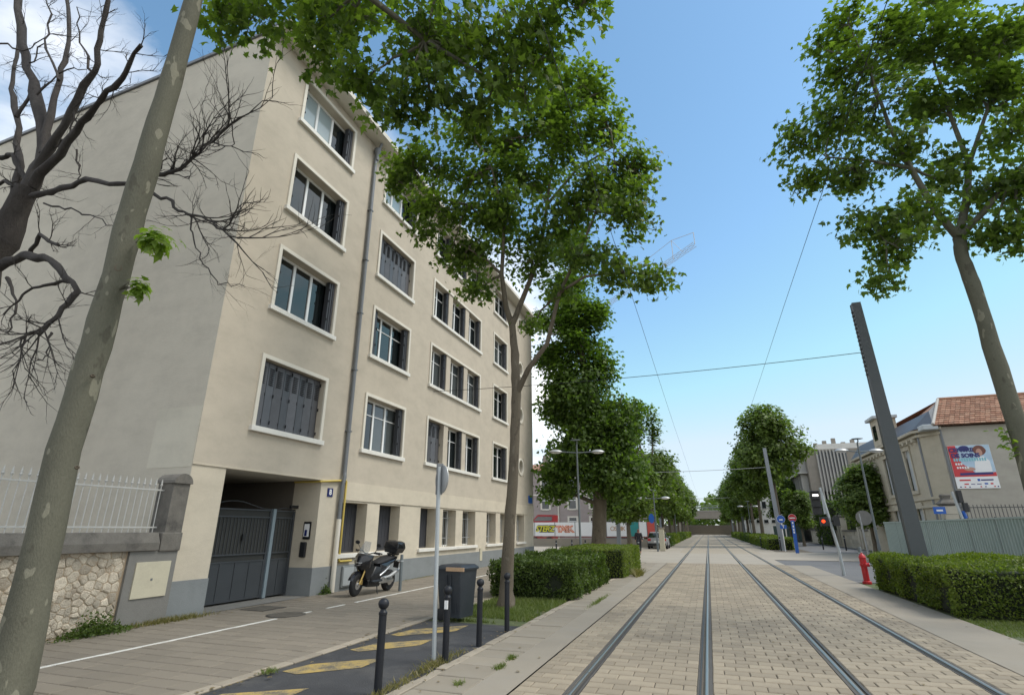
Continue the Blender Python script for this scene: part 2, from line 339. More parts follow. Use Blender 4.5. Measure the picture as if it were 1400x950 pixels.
def bark(name, a, b, c, s=5.0):
    m, nt, out = newmat(name); v = coords(nt, (1, 1, 0.45))
    w = N(nt, 'ShaderNodeTexNoise', {'Vector': v, 'Scale': 4.0, 'Detail': 3})
    vv = N(nt, 'ShaderNodeMix', {'Factor': 0.12, 'A': v, 'B': w.outputs['Color']}, data_type='VECTOR')
    n1 = noise(nt, v, s * .5, 4, 0.5); n2 = noise(nt, v, s * 1.15, 2, 0.45); n3 = noise(nt, v, 60, 3)
    col = ramp(nt, n1, [(0.35, a), (0.55, sc(a, 1.25))])
    col = mixc(nt, ramp(nt, n2, [(0.645, (0, 0, 0)), (0.66, (0.8,) * 3)]), col, b)
    col = mixc(nt, ramp(nt, noise(nt, v, s * .8, 3), [(0.36, (0.7,) * 3), (0.39, (0, 0, 0))]), col, c)
    col = mixc(nt, 0.3, col, ramp(nt, n3, [(0.3, sc(a, 0.6)), (0.7, sc(a, 1.35))]))
    p = N(nt, 'ShaderNodeBsdfPrincipled', {'Base Color': col, 'Roughness': 0.9, 'Specular IOR Level': 0.2})
    h = N(nt, 'ShaderNodeMath', {0: n2, 1: n3}, operation='ADD').outputs[0]
    nt.links.new(bump(nt, h, 0.5, 0.02), p.inputs['Normal']); nt.links.new(p.outputs[0], out.inputs[0]); return m
M['bark'] = bark('plane_bark', (0.115, 0.112, 0.084), (0.30, 0.285, 0.215), (0.075, 0.068, 0.052))
M['bark_brown'] = bark('brown_bark', (0.125, 0.105, 0.078), (0.20, 0.175, 0.135), (0.07, 0.058, 0.044), 6.0)
def leafmat(name, dark, light, trans=0.35, rough=0.5):
    m, nt, out = newmat(name); r = rnd(nt)
    v = coords(nt); n = noise(nt, v, 0.55, 3)
    f = N(nt, 'ShaderNodeMath', {0: r, 1: n}, operation='ADD').outputs[0]
    c = ramp(nt, N(nt, 'ShaderNodeMath', {0: f, 1: 0.5}, operation='MULTIPLY').outputs[0], [(0.2, dark), (0.75, light)])
    p = N(nt, 'ShaderNodeBsdfPrincipled', {'Base Color': c, 'Roughness': rough, 'Specular IOR Level': 0.35})
    tcol = N(nt, 'ShaderNodeVectorMath', {0: c, 1: (1.5, 1.75, 0.55)}, operation='MULTIPLY').outputs[0]
    t = N(nt, 'ShaderNodeBsdfTranslucent', {'Color': tcol})
    mxs = N(nt, 'ShaderNodeMixShader', {0: trans, 1: p.outputs[0], 2: t.outputs[0]})
    nt.links.new(mxs.outputs[0], out.inputs[0]); return m
M['leaf'] = leafmat('plane_leaf', (0.05, 0.084, 0.019), (0.155, 0.215, 0.046), 0.55)
M['leaf_dark'] = leafmat('dense_leaf', (0.042, 0.078, 0.017), (0.125, 0.19, 0.038), 0.48)
M['leaf_far'] = leafmat('avenue_leaf', (0.06, 0.095, 0.022), (0.15, 0.205, 0.05), 0.45)
M['leaf_young'] = leafmat('young_leaf', (0.13, 0.20, 0.03), (0.22, 0.30, 0.06), 0.45)
M['hedge_leaf'] = leafmat('hedge_leaf', (0.038, 0.068, 0.014), (0.105, 0.15, 0.03), 0.34)
M['hedge_bright'] = leafmat('clipped_hedge_leaf', (0.06, 0.10, 0.014), (0.18, 0.22, 0.034), 0.38)
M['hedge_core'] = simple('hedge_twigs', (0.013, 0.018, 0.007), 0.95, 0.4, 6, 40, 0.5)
M['grass'] = leafmat('grass_blade', (0.085, 0.125, 0.028), (0.17, 0.20, 0.06), 0.3)
M['dry_grass'] = leafmat('dry_weed', (0.13, 0.13, 0.04), (0.24, 0.20, 0.09), 0.3)

def mk_yellow():
    m, nt, out = newmat('worn_yellow_paint'); v = coords(nt)
    n = noise(nt, v, 3.5, 6, 0.7); n2 = noise(nt, v, 60, 3)
    c = ramp(nt, n, [(0.40, (0.44, 0.31, 0.09)), (0.60, (0.40, 0.31, 0.14))])
    w = N(nt, 'ShaderNodeMath', {0: N(nt, 'ShaderNodeMath', {0: n, 1: 0.6}, operation='MULTIPLY').outputs[0], 1: N(nt, 'ShaderNodeMath', {0: n2, 1: 0.4}, operation='MULTIPLY').outputs[0]}, operation='ADD').outputs[0]
    c = mixc(nt, ramp(nt, w, [(0.46, (0.1,) * 3), (0.58, (0.9,) * 3)]), c, (0.075, 0.073, 0.068))
    p = N(nt, 'ShaderNodeBsdfPrincipled', {'Base Color': c, 'Roughness': 0.85}); nt.links.new(p.outputs[0], out.inputs[0]); return m
M['yellow_paint'] = mk_yellow()
def mk_tiles():
    m, nt, out = newmat('clay_roof_tiles'); v = coords(nt)
    n = noise(nt, v, 4, 4); r = rnd(nt)
    c = ramp(nt, r, [(0, (0.20, 0.095, 0.055)), (0.5, (0.29, 0.14, 0.085)), (1, (0.36, 0.21, 0.135))])
    c = mixc(nt, ramp(nt, n, [(0.45, (0, 0, 0)), (0.7, (0.6,) * 3)]), c, (0.16, 0.12, 0.085))
    p = N(nt, 'ShaderNodeBsdfPrincipled', {'Base Color': c, 'Roughness': 0.9}); nt.links.new(p.outputs[0], out.inputs[0]); return m
M['tiles'] = mk_tiles()
def mk_far_pavers():
    m, nt, out = newmat('far_track_paving'); v = coords(nt)
    b = N(nt, 'ShaderNodeTexBrick', {'Vector': v, 'Color1': c4((0.36, 0.31, 0.235)), 'Color2': c4((0.31, 0.265, 0.20)), 'Mortar': c4((0.22, 0.195, 0.155)), 'Scale': 1.0, 'Mortar Size': 0.012, 'Brick Width': 0.29, 'Row Height': 0.22})
    c = mixc(nt, 0.4, b.outputs[0], ramp(nt, noise(nt, v, 0.6, 5), [(0.3, (0.29, 0.245, 0.185)), (0.7, (0.38, 0.33, 0.25))]))
    p = N(nt, 'ShaderNodeBsdfPrincipled', {'Base Color': c, 'Roughness': 0.9}); nt.links.new(p.outputs[0], out.inputs[0]); return m
M['far_pavers'] = mk_far_pavers()

# ================================================================== SETTING: ground, tracks, pavements
def sheet(name, x0, x1, y0, y1, z, m, label=None):
    o = MB().quad((x0, y0, z), (x1, y0, z), (x1, y1, z), (x0, y1, z)).build(name, m, fixn=False); tag(o, kind='structure'); return o
sheet('ground', -900, 900, -300, 2500, -0.10, M['ground'])
def piece_mesh(w, d, h, b=0.009):        # a paving piece: chamfered block, top at z = 0
    x, y = w / 2, d / 2
    v = [(-x, -y, -h), (x, -y, -h), (x, y, -h), (-x, y, -h), (-x, -y, -b), (x, -y, -b), (x, y, -b), (-x, y, -b), (-x + b, -y + b, 0), (x - b, -y + b, 0), (x - b, y - b, 0), (-x + b, y - b, 0)]
    f = [(8, 9, 10, 11)] + [(i, (i + 1) % 4, (i + 1) % 4 + 4, i + 4) for i in range(4)] + [(i + 4, (i + 1) % 4 + 4, (i + 1) % 4 + 8, i + 8) for i in range(4)]
    return v, f
def lay(parent, name, stuffname, pieces, h, m, gap, limit=300, tilt=0.004, dz=0.003):
    # pieces: (cx, cy, w, d); the largest in the picture become objects, the rest one joined part
    sc_ = []
    for i, (x, y, w, d) in enumerate(pieces):
        px, py, z = proj((x, y, 0))
        vis = z > 0.3 and -40 < px < 1440 and py < 990
        sc_.append(((w * d * FPX * FPX / (z * z) * (1.7 / max(z, 1)) if vis else -1), i))
    sc_.sort(reverse=True); own = set(i for s_, i in sc_[:limit] if s_ > 0)
    cache = {}; mb = MB()
    for i, (x, y, w, d) in enumerate(pieces):
        key = (round(w, 2), round(d, 2)); ww, dd = w - gap * .8, d - gap * 1.5
        rz = random.uniform(-dz, dz); tx, ty = random.uniform(-tilt, tilt), random.uniform(-tilt, tilt)
        if i in own:
            if key not in cache:
                me = bpy.data.meshes.new(name); v, f = piece_mesh(ww, dd, h); me.from_pydata(v, [], f); me.materials.append(m); cache[key] = me
            o = link_mesh(name, cache[key], parent); o.location = (x, y, rz); o.rotation_euler = (tx, ty, random.uniform(-.006, .006))
        else:
            v, f = piece_mesh(ww, dd, h); mb.add([(a + x, b + y, c + rz + tx * b - ty * a) for a, b, c in v], f)
    if mb.v: o = mb.build(stuffname, m, parent, fixn=False); o['kind'] = 'stuff'

RAILX = (-1.65, -0.215, 1.405, 2.865)
# --- track paving
bed = sheet('track_paving', -2.29, 3.49, -3, 32.0, -0.016, M['mortar'])
strips = [(-2.28, -1.722, 2), (-1.548, -0.317, 4), (-0.143, 1.333, 5), (1.507, 2.763, 4), (2.937, 3.485, 2)]
pcs = []
for x0, x1, n in strips:
    w = (x1 - x0) / n; y = 3.0; k = 0
    while y < 31.9:
        if k % 2 == 0: cuts = [x0 + w * i for i in range(n + 1)]
        else: cuts = [x0] + [x0 + w * (i + .5) for i in range(n)] + [x1]
        cuts = [cuts[0]] + [c + random.uniform(-.012, .012) for c in cuts[1:-1]] + [cuts[-1]]
        for a, b in zip(cuts, cuts[1:]): pcs.append(((a + b) / 2, y + .11, b - a, .22))
        y += .22; k += 1
lay(bed, 'paver', 'paver_field', pcs, .03, M['paver'], .009)
sheet('track_crossing', -2.29, 3.49, 32.0, 45.0, -0.004, M['crossing'])
sheet('track_bed', -2.29, 3.49, 45.0, 230, -0.006, M['far_pavers'])
# --- rails
for i, x in enumerate(RAILX):
    lab = ['leftmost steel tram rail set in the paving', 'second tram rail from the left, running straight up the picture', 'third tram rail from the left, polished and shining', 'rightmost steel tram rail beside the concrete path'][i]
    t = thing('tram_rail', lab, 'rail', (x, 0, 0), 'rails of the tram tracks')
    s = 1 if i % 2 == 0 else -1            # groove lies on the inner side of each track
    y0, y1 = -3, 230
    def strip(a, b, z0, z1): return (x + min(a * s, b * s), x + max(a * s, b * s), y0, y1, z0, z1)
    MB().prism([(x + u, z_) for u, z_ in ((-.026, -.05), (-.026, -.006), (-.023, .001), (-.016, .0045), (-.006, .006), (.006, .006), (.016, .0045), (.023, .001), (.026, -.006), (.026, -.05))], 'y', y0, y1).build('rail_head', M['rail_head'], t, smooth=True, angle=60)
    g = MB(); g.box(*strip(.026, .056, -.05, -.030)); g.build('groove', M['rail_side'], t)
    MB().box(*strip(.056, .072, -.05, .003)).build('guard_lip', M['rail_side'], t)
    f = MB(); f.box(*strip(-.068, -.026, -.05, -.004)); f.box(*strip(.072, .098, -.05, -.004)); f.build('filler', M['rail_fill'], t)
# --- left platform edge: concrete strip, slabs and kerb stones
sheet('concrete_edge_strip', -2.76, -2.295, -3, 31.9, -0.002, M['concrete'])
slabbed = sheet('slab_path', -3.40, -2.762, -3, 31.9, -0.02, M['walk_joint'])
pcs = []; y = 3.0
while y < 31.5:
    d = random.choice((.46, .5, .55, .62)); pcs.append((-3.08, y + d / 2, .635, d)); y += d
lay(slabbed, 'slab', 'slab_field', pcs, .04, M['slab'], .012, tilt=.008, dz=.005)
kb = sheet('kerb_bed', -3.56, -3.402, -3, 31.9, -0.03, M['walk_joint'])
pcs = []; y = 3.0
while y < 31.5:
    d = random.choice((.3, .42, .5, .6)); pcs.append((-3.48, y + d / 2, .15, d)); y += d
lay(kb, 'kerb_stone', 'kerb_stones', pcs, .06, M['kerb'], .014, tilt=.01, dz=.012)
# --- asphalt lay-by with worn yellow bars, grass bed
sheet('lay_by', -5.52, -3.56, -6, 10.62, -0.022, M['asphalt'])
bars = [[(-5.40, 6.42), (-5.13, 6.36), (-4.55, 6.92), (-4.55, 7.36), (-4.66, 7.42), (-5.31, 6.86)],
        [(-5.36, 7.82), (-5.16, 7.74), (-4.51, 8.45), (-4.53, 8.94), (-5.24, 8.36)],
        [(-5.42, 9.06), (-5.24, 9.02), (-4.50, 9.74), (-4.52, 10.40), (-5.32, 9.66)],
        [(-5.40, 4.95), (-5.13, 4.9), (-4.55, 5.45), (-4.55, 5.9), (-5.31, 5.4)]]
labs = ['worn yellow bar on the asphalt beside the nearest bollard', 'worn yellow bar on the asphalt, middle of the three', 'worn yellow bar on the asphalt just in front of the bin', 'worn yellow bar on the asphalt at the bottom edge']
for b, l in zip(bars, labs):
    me = bpy.data.meshes.new('road_marking'); me.from_pydata([(x, y, -0.017) for x, y in b], [], [tuple(range(len(b)))]); me.materials.append(M['yellow_paint'])
    tag(link_mesh('road_marking', me), l, 'road marking', 'yellow bars in the lay-by')
sheet('grass_bed', -5.52, -3.56, 10.62, 31.9, -0.02, M['turf'])
# --- left pavement
walk = sheet('pavement', -10.42, -5.53, -6, 34.2, -0.02, M['walk_joint'])
pcs = []
y = 3.2; k = 0
while y < 33.6:
    off = (0, .17)[k % 2] if y < 40 else 0
    x = -10.40 + 0.0; xs = [-10.40]
    xx = -10.40 + .5 - off
    while xx < -5.72: xs.append(xx); xx += .5
    xs.append(-5.70)
    for a, b in zip(xs, xs[1:]):
        if b - a > .04: pcs.append(((a + b) / 2, y + .15, b - a, .30))
    y += .30; k += 1
lay(walk, 'paving_stone', 'paving_field', pcs, .03, M['walk'], .012, tilt=.004, dz=.003)
pcs = []; y = 3.2
while y < 33.6: pcs.append((-5.615, y + .3, .165, .6)); y += .6
lay(walk, 'edging_stone', 'edging_stones', pcs, .05, M['kerb'], .012, dz=.004)
wl = thing('painted_line', 'long white line painted along the pavement below the facade', 'road marking', (-8.46, 10, .004))
for a, b in ((3, 9.7), (10.4, 10.75), (11.3, 11.95), (12.4, 33.4)): B(-8.50, -8.43, a, b, -.002, .0055).build('line_segment', M['white_paint'], wl)
t = thing('manhole_cover', 'round iron manhole cover interrupting the white line', 'manhole', (-8.66, 10.2, 0))
MB().lathe([(.40, -.01), (.40, .004), (.37, .005)], (-8.66, 10.2, 0), 28).build('rim', M['rail_side'], t)
g = MB(); g.lathe([(.35, -.01), (.35, .007)], (-8.66, 10.2, 0), 28)
for i in range(-3, 4): g.box(-8.66 - .28, -8.66 + .28, 10.2 + i * .09 - .012, 10.2 + i * .09 + .012, .006, .011)
g.build('lid', M['mortar'], t)
t = thing('drain_cover', 'square iron cover in the pavement before the gate', 'manhole', (-9.85, 10.8, 0))
B(-10.2, -9.48, 10.42, 11.15, -.01, .005).build('frame', M['rail_side'], t)
g = MB()
for i in range(6): g.box(-10.15, -9.53, 10.47 + i * .105, 10.55 + i * .105, 0, .010)
g.build('plate', M['mortar'], t)
# --- right: concrete path, verge, cross street, road
rp = sheet('path', 3.495, 4.60, -3, 31.9, -0.002, M['concrete'])
sheet('verge', 4.605, 9.9, -3, 22.6, -0.03, M['turf'])
sheet('corner_pavement', 4.605, 9.9, 22.6, 27.2, -0.012, M['road'])
sheet('side_road', 3.495, 60, 27.2, 37.0, -0.024, M['road'])
sheet('raised_crossing', 3.495, 60, 37.0, 49.5, -0.006, M['crossing'])
sheet('cross_street', -60, -2.295, 34.2, 57.0, -0.008, M['crossing'])
sheet('corner_paving', -5.52, -2.295, 31.9, 34.2, -0.007, M['crossing'])
sheet('avenue_path', -4.2, -2.295, 57.0, 230, -0.012, M['concrete'])
sheet('avenue_verge', -7.5, -4.2, 57.0, 230, -0.014, M['earth'])
sheet('avenue_path', 3.495, 4.9, 49.5, 230, -0.012, M['concrete'])
sheet('avenue_verge', 4.9, 7.6, 49.5, 230, -0.014, M['earth'])
sheet('service_road', 7.6, 12.5, 49.5, 230, -0.03, M['road'])
sheet('footway', 12.5, 60, 49.5, 230, 0.02, M['concrete'])
mk = MB()
for i in range(4): mk.quad((8.2, 28.2 + i * .9, -.019), (10.8, 28.2 + i * .9, -.019), (10.8, 28.65 + i * .9, -.019), (8.2, 28.65 + i * .9, -.019))
tag(mk.build('road_marking', M['white_paint'], fixn=False), 'white crossing stripes on the grey side road', 'road marking')

# ================================================================== APARTMENT BUILDING
XF, YA, YB, ZT = -10.40, 8.74, 33.8, 15.52
bld = thing('apartment_building', 'beige five-storey apartment block with grey shutters and gated carriageway', 'building', (XF, YA, 0))
REV = .30
def hole_wall(mb, y0, y1, z0, z1, holes, X, circ=()):
    ys = sorted(set([y0, y1] + [h[0] for h in holes] + [h[1] for h in holes])); zs = sorted(set([z0, z1] + [h[2] for h in holes] + [h[3] for h in holes]))
    for a, b in zip(ys, ys[1:]):
        run = None
        for c, d in zip(zs, zs[1:]):
            cy, cz = (a + b) / 2, (c + d) / 2
            inside = any(h[0] < cy < h[1] and h[2] < cz < h[3] for h in holes)
            if inside:
                if run: mb.quad((X, a, run[0]), (X, b, run[0]), (X, b, run[1]), (X, a, run[1])); run = None
            else: run = (run[0], d) if run else (c, d)
        if run: mb.quad((X, a, run[0]), (X, b, run[0]), (X, b, run[1]), (X, a, run[1]))
def reveal(mb, y0, y1, z0, z1, X, d):
    mb.quad((X, y0, z0), (X - d, y0, z0), (X - d, y0, z1), (X, y0, z1)); mb.quad((X, y1, z1), (X - d, y1, z1), (X - d, y1, z0), (X, y1, z0))
    mb.quad((X, y0, z1), (X - d, y0, z1), (X - d, y1, z1), (X, y1, z1)); mb.quad((X, y0, z0), (X, y1, z0), (X - d, y1, z0), (X - d, y0, z0))
rows = [(4.07, 6.08), (7.30, 9.27), (10.38, 12.32), (13.46, 15.24)]
cols = [(10.15, 12.80, -.05), (14.76, 17.40, 0), (19.10, 24.65, .05), (26.45, 28.80, .09)]
SW = .11
holes = []; wins = []
for ci, (a, b, dz) in enumerate(cols):
    for ri, (c, d) in enumerate(rows):
        y0, y1, z0, z1 = a + SW, b - SW, c + .13 + dz, d - SW + dz
        if ci == 2:
            w = (y1 - y0 - .84) / 3
            subs = [(y0 + i * (w + .42), y0 + i * (w + .42) + w) for i in range(3)]
        else: subs = [(y0, y1)]
        for s in subs: holes.append((s[0], s[1], z0, z1))
        wins.append((ci, ri, (a, b, c + dz, d + dz), [(s[0], s[1], z0, z1) for s in subs]))
OCU = [(31.25, z) for z in (5.30, 8.48, 11.48, 14.5)]; OR = .40
osq = [(y - .55, y + .55, z - .55, z + .55) for y, z in OCU]
up = MB(); hole_wall(up, YA, YB, 3.10, ZT, holes + osq, XF)
for h in holes: reveal(up, *h, XF, REV + .02)
for y, z in OCU:      # square infill with a round hole
    n = 28; ring = [(y + OR * math.cos(2 * math.pi * k / n), z + OR * math.sin(2 * math.pi * k / n)) for k in range(n)]
    sq = []
    for k in range(n):
        a = 2 * math.pi * k / n; m_ = max(abs(math.cos(a)), abs(math.sin(a))); sq.append((y + .55 * math.cos(a) / m_, z + .55 * math.sin(a) / m_))
    for k in range(n):
        j = (k + 1) % n
        up.quad((XF, *ring[k]), (XF, *sq[k]), (XF, *sq[j]), (XF, *ring[j])); up.quad((XF, *ring[k]), (XF, *ring[j]), (XF - .25, *ring[j]), (XF - .25, *ring[k]))
up.build('facade_wall', M['facade'], bld, fixn=False)
# gable wall (sloping top), back and roof
DB = -23.0
g = MB(); g.add([(XF - .001, YA, 0), (DB, YA, 0), (DB, YA, 14.75), (XF - .001, YA, ZT)], [(0, 1, 2, 3)]); g.build('gable_wall', M['gable'], bld, fixn=False)
M['gable_patch'] = plaster('gable_patch', (0.60, 0.56, 0.46), (0.54, 0.5, 0.42), 0.6, 0.3)
B(-11.75, -10.43, YA - .006, YA + .01, 3.0, 4.35).build('render_patch', M['gable_patch'], bld)
g = MB(); g.add([(XF, YB, 0), (DB, YB, 0), (DB, YB, 14.75), (XF, YB, ZT)], [(3, 2, 1, 0)]); g.add([(DB, YA, 0), (DB, YB, 0), (DB, YB, 14.75), (DB, YA, 14.75)], [(0, 1, 2, 3)]); g.build('rear_wall', M['gable'], bld, fixn=False)
g = MB(); g.prism([(XF + .02, ZT + .10), (DB - .1, 14.87), (DB - .1, 14.76), (XF + .02, ZT + .004)], 'y', YA - .06, YB + .06); g.build('roof', M['zinc'], bld)
B(XF - .25, -9.86, YA - .04, YB + .06, ZT + .001, ZT + .115).build('eave', M['soffit'], bld)
ev = B(-9.862, -9.80, YA - .07, YB + .08, ZT + .02, ZT + .20).build('gutter', M['soffit'], bld)
B(XF - .3, -9.80, YA - .065, YA - .042, ZT + .116, ZT + .19).build('roof_edge_flashing', M['zinc'], bld)
# ground floor
GO = [(9.66, 13.06, 0, 3.05)]
gf = [(14.12, 15.46), (16.18, 17.52), (19.04, 20.34), (20.98, 22.26), (22.98, 24.44), (25.88, 27.16), (27.80, 28.96), (30.50, 31.90)]
gh = [(a, b, 1.02, 2.50) for a, b in gf]
lo = MB(); hole_wall(lo, YA, YB, 0, 3.10, GO + gh, XF - .012)
for h in gh: reveal(lo, *h, XF - .012, .44)
# gate passage
a, b, _, zt = GO[0]; xb = -17.5; X0 = XF - .012
lo.quad((X0, b, 0), (-11.35, b, 0), (-11.35, b, zt), (X0, b, zt)); lo.quad((X0, a, 0), (-11.35, a, 0), (-11.35, a, zt), (X0, a, zt))
lo.build('ground_floor_wall', M['base_render'], bld, fixn=False)
MB().quad((X0 + .001, a, zt), (X0 + .001, b, zt), (xb, b, zt), (xb, a, zt)).build('passage_ceiling', M['soffit'], bld, fixn=False)
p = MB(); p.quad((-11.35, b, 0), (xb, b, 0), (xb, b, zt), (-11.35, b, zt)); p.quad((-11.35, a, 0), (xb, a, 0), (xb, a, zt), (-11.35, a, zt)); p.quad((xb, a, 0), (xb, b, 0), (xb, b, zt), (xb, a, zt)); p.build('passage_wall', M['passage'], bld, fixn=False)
MB().quad((X0, a, .004), (X0, b, .004), (xb, b, .004), (xb, a, .004)).build('passage_floor', M['grey_cement'], bld, fixn=False)
# string course and plinth, each a little proud
B(XF - .01, XF + .022, 14.02, YB + .004, 2.56, 3.10).build('band', M['base_render'], bld)
B(XF - .01, XF + .016, YA - .002, 13.86, 3.06, 3.10).build('band', M['base_render'], bld)
pl = MB(); PX = XF + .012
for y0, y1 in ((YA - .006, 9.668), (13.05, 33.81)): pl.box(XF - .03, PX, y0, y1, 0, .71)
pl.box(-11.33, XF - .03, 13.048, 13.062, 0, .71); pl.box(-11.33, XF - .03, 9.655, 9.667, 0, .71)
pl.build('plinth', M['plinth'], bld)
for (a, b) in ((13.98, 17.62), (18.92, 24.58), (25.78, 29.06), (30.36, 32.05)):
    MB().bbox(XF - .40, XF + .085, a, b, .90, 1.018, .012).build('sill', M['sill'], bld)
def bars_frame(mb, y0, y1, z0, z1, xs, w=.06, mull=(), trans=()):
    x0, x1 = xs
    mb.box(x0, x1, y0, y0 + w, z0, z1); mb.box(x0, x1, y1 - w, y1, z0, z1); mb.box(x0, x1, y0 + w, y1 - w, z0, z0 + w); mb.box(x0, x1, y0 + w, y1 - w, z1 - w, z1)
    for m_ in mull: mb.box(x0 - .003, x1 + .004, m_ - w * .62, m_ + w * .62, z0 + w, z1 - w)
    for ya, yb, zz_, ww in trans: mb.box(x0 - .002, x1 - .004, ya, yb, zz_ - ww, zz_ + ww)
def panes(par, y0, y1, z0, z1, X, cuts, m, w=.06):
    es = [y0 + w] + list(cuts) + [y1 - w]
    for i, (a, b) in enumerate(zip(es, es[1:])):
        q = MB().quad((X, a, z0 + w * .5), (X, b, z0 + w * .5), (X, b, z1 - w * .5), (X, a, z1 - w * .5)); mm = m[i] if isinstance(m, list) else m
        q.build('pane', mm, par, fixn=False)
def folded_shutter(par, yj, side, z0, z1, X, wide=.23):
    # leaves stacked against the reveal: side=+1 at the far jamb, -1 at the near jamb
    q = MB(); d = REV - .06
    for k in range(3):
        y = yj - side * (.02 + k * wide / 3); yy = yj - side * (.02 + (k + .8) * wide / 3)
        q.box(X - d + .02 * k, X - .03 - .012 * k, min(y, yy), max(y, yy), z0 + .02, z1 - .02)
    o = q.build('shutter', M['shutter'], par)
    h = MB()
    for zz_ in (.25, .6, .82): h.box(X - .05, X - .024, yj - side * (.03 + wide * .9), yj - side * (.01 + wide * .9), z0 + (z1 - z0) * zz_, z0 + (z1 - z0) * zz_ + .06)
    h.build('hinge', M['slot'], o)['kind'] = 'stuff'
def closed_shutter(par, y0, y1, z0, z1, X, n=8):
    w = (y1 - y0) / n; fr = B(X - .02, X - .012, y0, y1, z0, z1).build('shutter', M['shutter'], par)
    for k in range(n):
        a, b = y0 + k * w + .008, y0 + (k + 1) * w - .008; o = .035 if k % 2 else .0
        q = MB(); q.add([(X - .008 + o, a, z0 + .02), (X - .008 + .035 - o, b, z0 + .02), (X - .008 + .035 - o, b, z1 - .02), (X - .008 + o, a, z1 - .02)], [(0, 1, 2, 3)])
        lf = q.build('shutter_leaf', M['shutter_closed'], fr, fixn=False)
        s = MB(); H = z1 - z0
        for j in range(9):
            zc = z0 + H * (.66 + .03 * j); s.box(X + .012, X + .031, a + w * .2, b - w * .2, zc, zc + H * .010)
        s.box(X + .012, X + .034, b - .012, b + .012, z0 + H * .08, z0 + H * .13); s.box(X + .012, X + .034, b - .012, b + .012, z0 + H * .48, z0 + H * .53)
        if k % 2: s.box(X + .012, X + .034, b - .012, b + .012, z0 + H * .90, z0 + H * .96)
        s.build('louvre', M['slot'], fr)['kind'] = 'stuff'
for ci, ri, (a, b, c, d), subs in wins:
    lab = 'window'
    X = XF; z0, z1 = subs[0][2], subs[0][3]
    # the mesh of a window is its white sash frame; surround, sill, panes and shutters hang below it
    fr = MB()
    meta = []
    for (y0, y1, q0, q1) in subs:
        closed = (ci == 0 and ri == 0) or (ci == 1 and ri == 2) or (ci == 2 and ri == 0 and y0 < 20)
        W = y1 - y0
        if ci == 2: cuts = [y0 + W * .5]
        elif ci == 3: cuts = [y0 + W * .36, y0 + W * .68]
        else: cuts = [y0 + W * .36, y0 + W * .66]
        tr = []
        if (ci == 1 and ri in (0, 1)) or ci == 3 or ci == 2:
            es = [y0 + .06] + cuts + [y1 - .06]; tr = [(e0, e1, q0 + (q1 - q0) * .70, .014) for e0, e1 in zip(es, es[1:])]
        bars_frame(fr, y0, y1, q0, q1, (X - REV - .03, X - REV + .03), .072, cuts, tr)
        meta.append((y0, y1, q0, q1, cuts, closed))
    w = fr.build('window', M['pvc'], bld)
    for (y0, y1, q0, q1, cuts, closed) in meta:
        m = M['pane']
        if ci == 0 and ri == 3: m = [M['pane_pale'], M['pane_pale'], M['pane']]
        if ci == 1 and ri == 3: m = [M['pane_pale'], M['pane_pale'], M['pane']]
        if m is M['pane'] and (ci * 5 + ri * 3) % 4 == 1: m = [M['pane'], M['pane_mid'], M['pane_mid']][:len(cuts) + 1]
        panes(w, y0, y1, q0, q1, X - REV, cuts, m)
        if closed: closed_shutter(w, y0 + .01, y1 - .01, q0 + .01, q1 - .01, X - .15 if ci < 2 else X - .2, 8 if ci < 2 else 4)
        else:
            wd = .24 if ci != 2 else .16
            folded_shutter(w, y1, 1, q0, q1, X, wd)
            if ci < 2 or ci == 3: folded_shutter(w, y0, -1, q0, q1, X, .09 if not (ci == 1 and ri == 1) else .28)
    s = MB(); p = .045
    s.box(X - .01, X + p, a, a + SW - .004, c + .12, d); s.box(X - .01, X + p, b - SW + .004, b, c + .12, d); s.box(X - .01, X + p, a + SW - .004, b - SW + .004, d - SW + .003, d)
    s.build('surround', M['surround'], w)
    MB().bbox(X - REV + .03, X + .10, a - .05, b + .05, c, c + .134, .01).build('sill', M['sill'], w)
for y, z in OCU:
    R = Matrix.Rotation(math.pi / 2, 3, 'Y')
    q = MB(); n = 32; 
    for k in range(n):
        a0, a1 = 2 * math.pi * k / n, 2 * math.pi * (k + 1) / n
        def P(r, a, x): return (x, y + r * math.cos(a), z + r * math.sin(a))
        ro, ri_ = OR + .12, OR - .005
        q.quad(P(ri_, a0, XF + .05), P(ro, a0, XF + .05), P(ro, a1, XF + .05), P(ri_, a1, XF + .05)); q.quad(P(ro, a0, XF + .05), P(ro, a0, XF - .01), P(ro, a1, XF - .01), P(ro, a1, XF + .05)); q.quad(P(ri_, a0, XF + .05), P(ri_, a1, XF + .05), P(ri_, a1, XF - .01), P(ri_, a0, XF - .01))
    w = q.build('round_window', M['surround'], bld)
    q = MB(); q.add([(XF - .2, y + (OR + .01) * math.cos(2 * math.pi * k / n), z + (OR + .01) * math.sin(2 * math.pi * k / n)) for k in range(n)], [tuple(range(n))]); q.build('pane', M['pane_pale'], w, fixn=False)
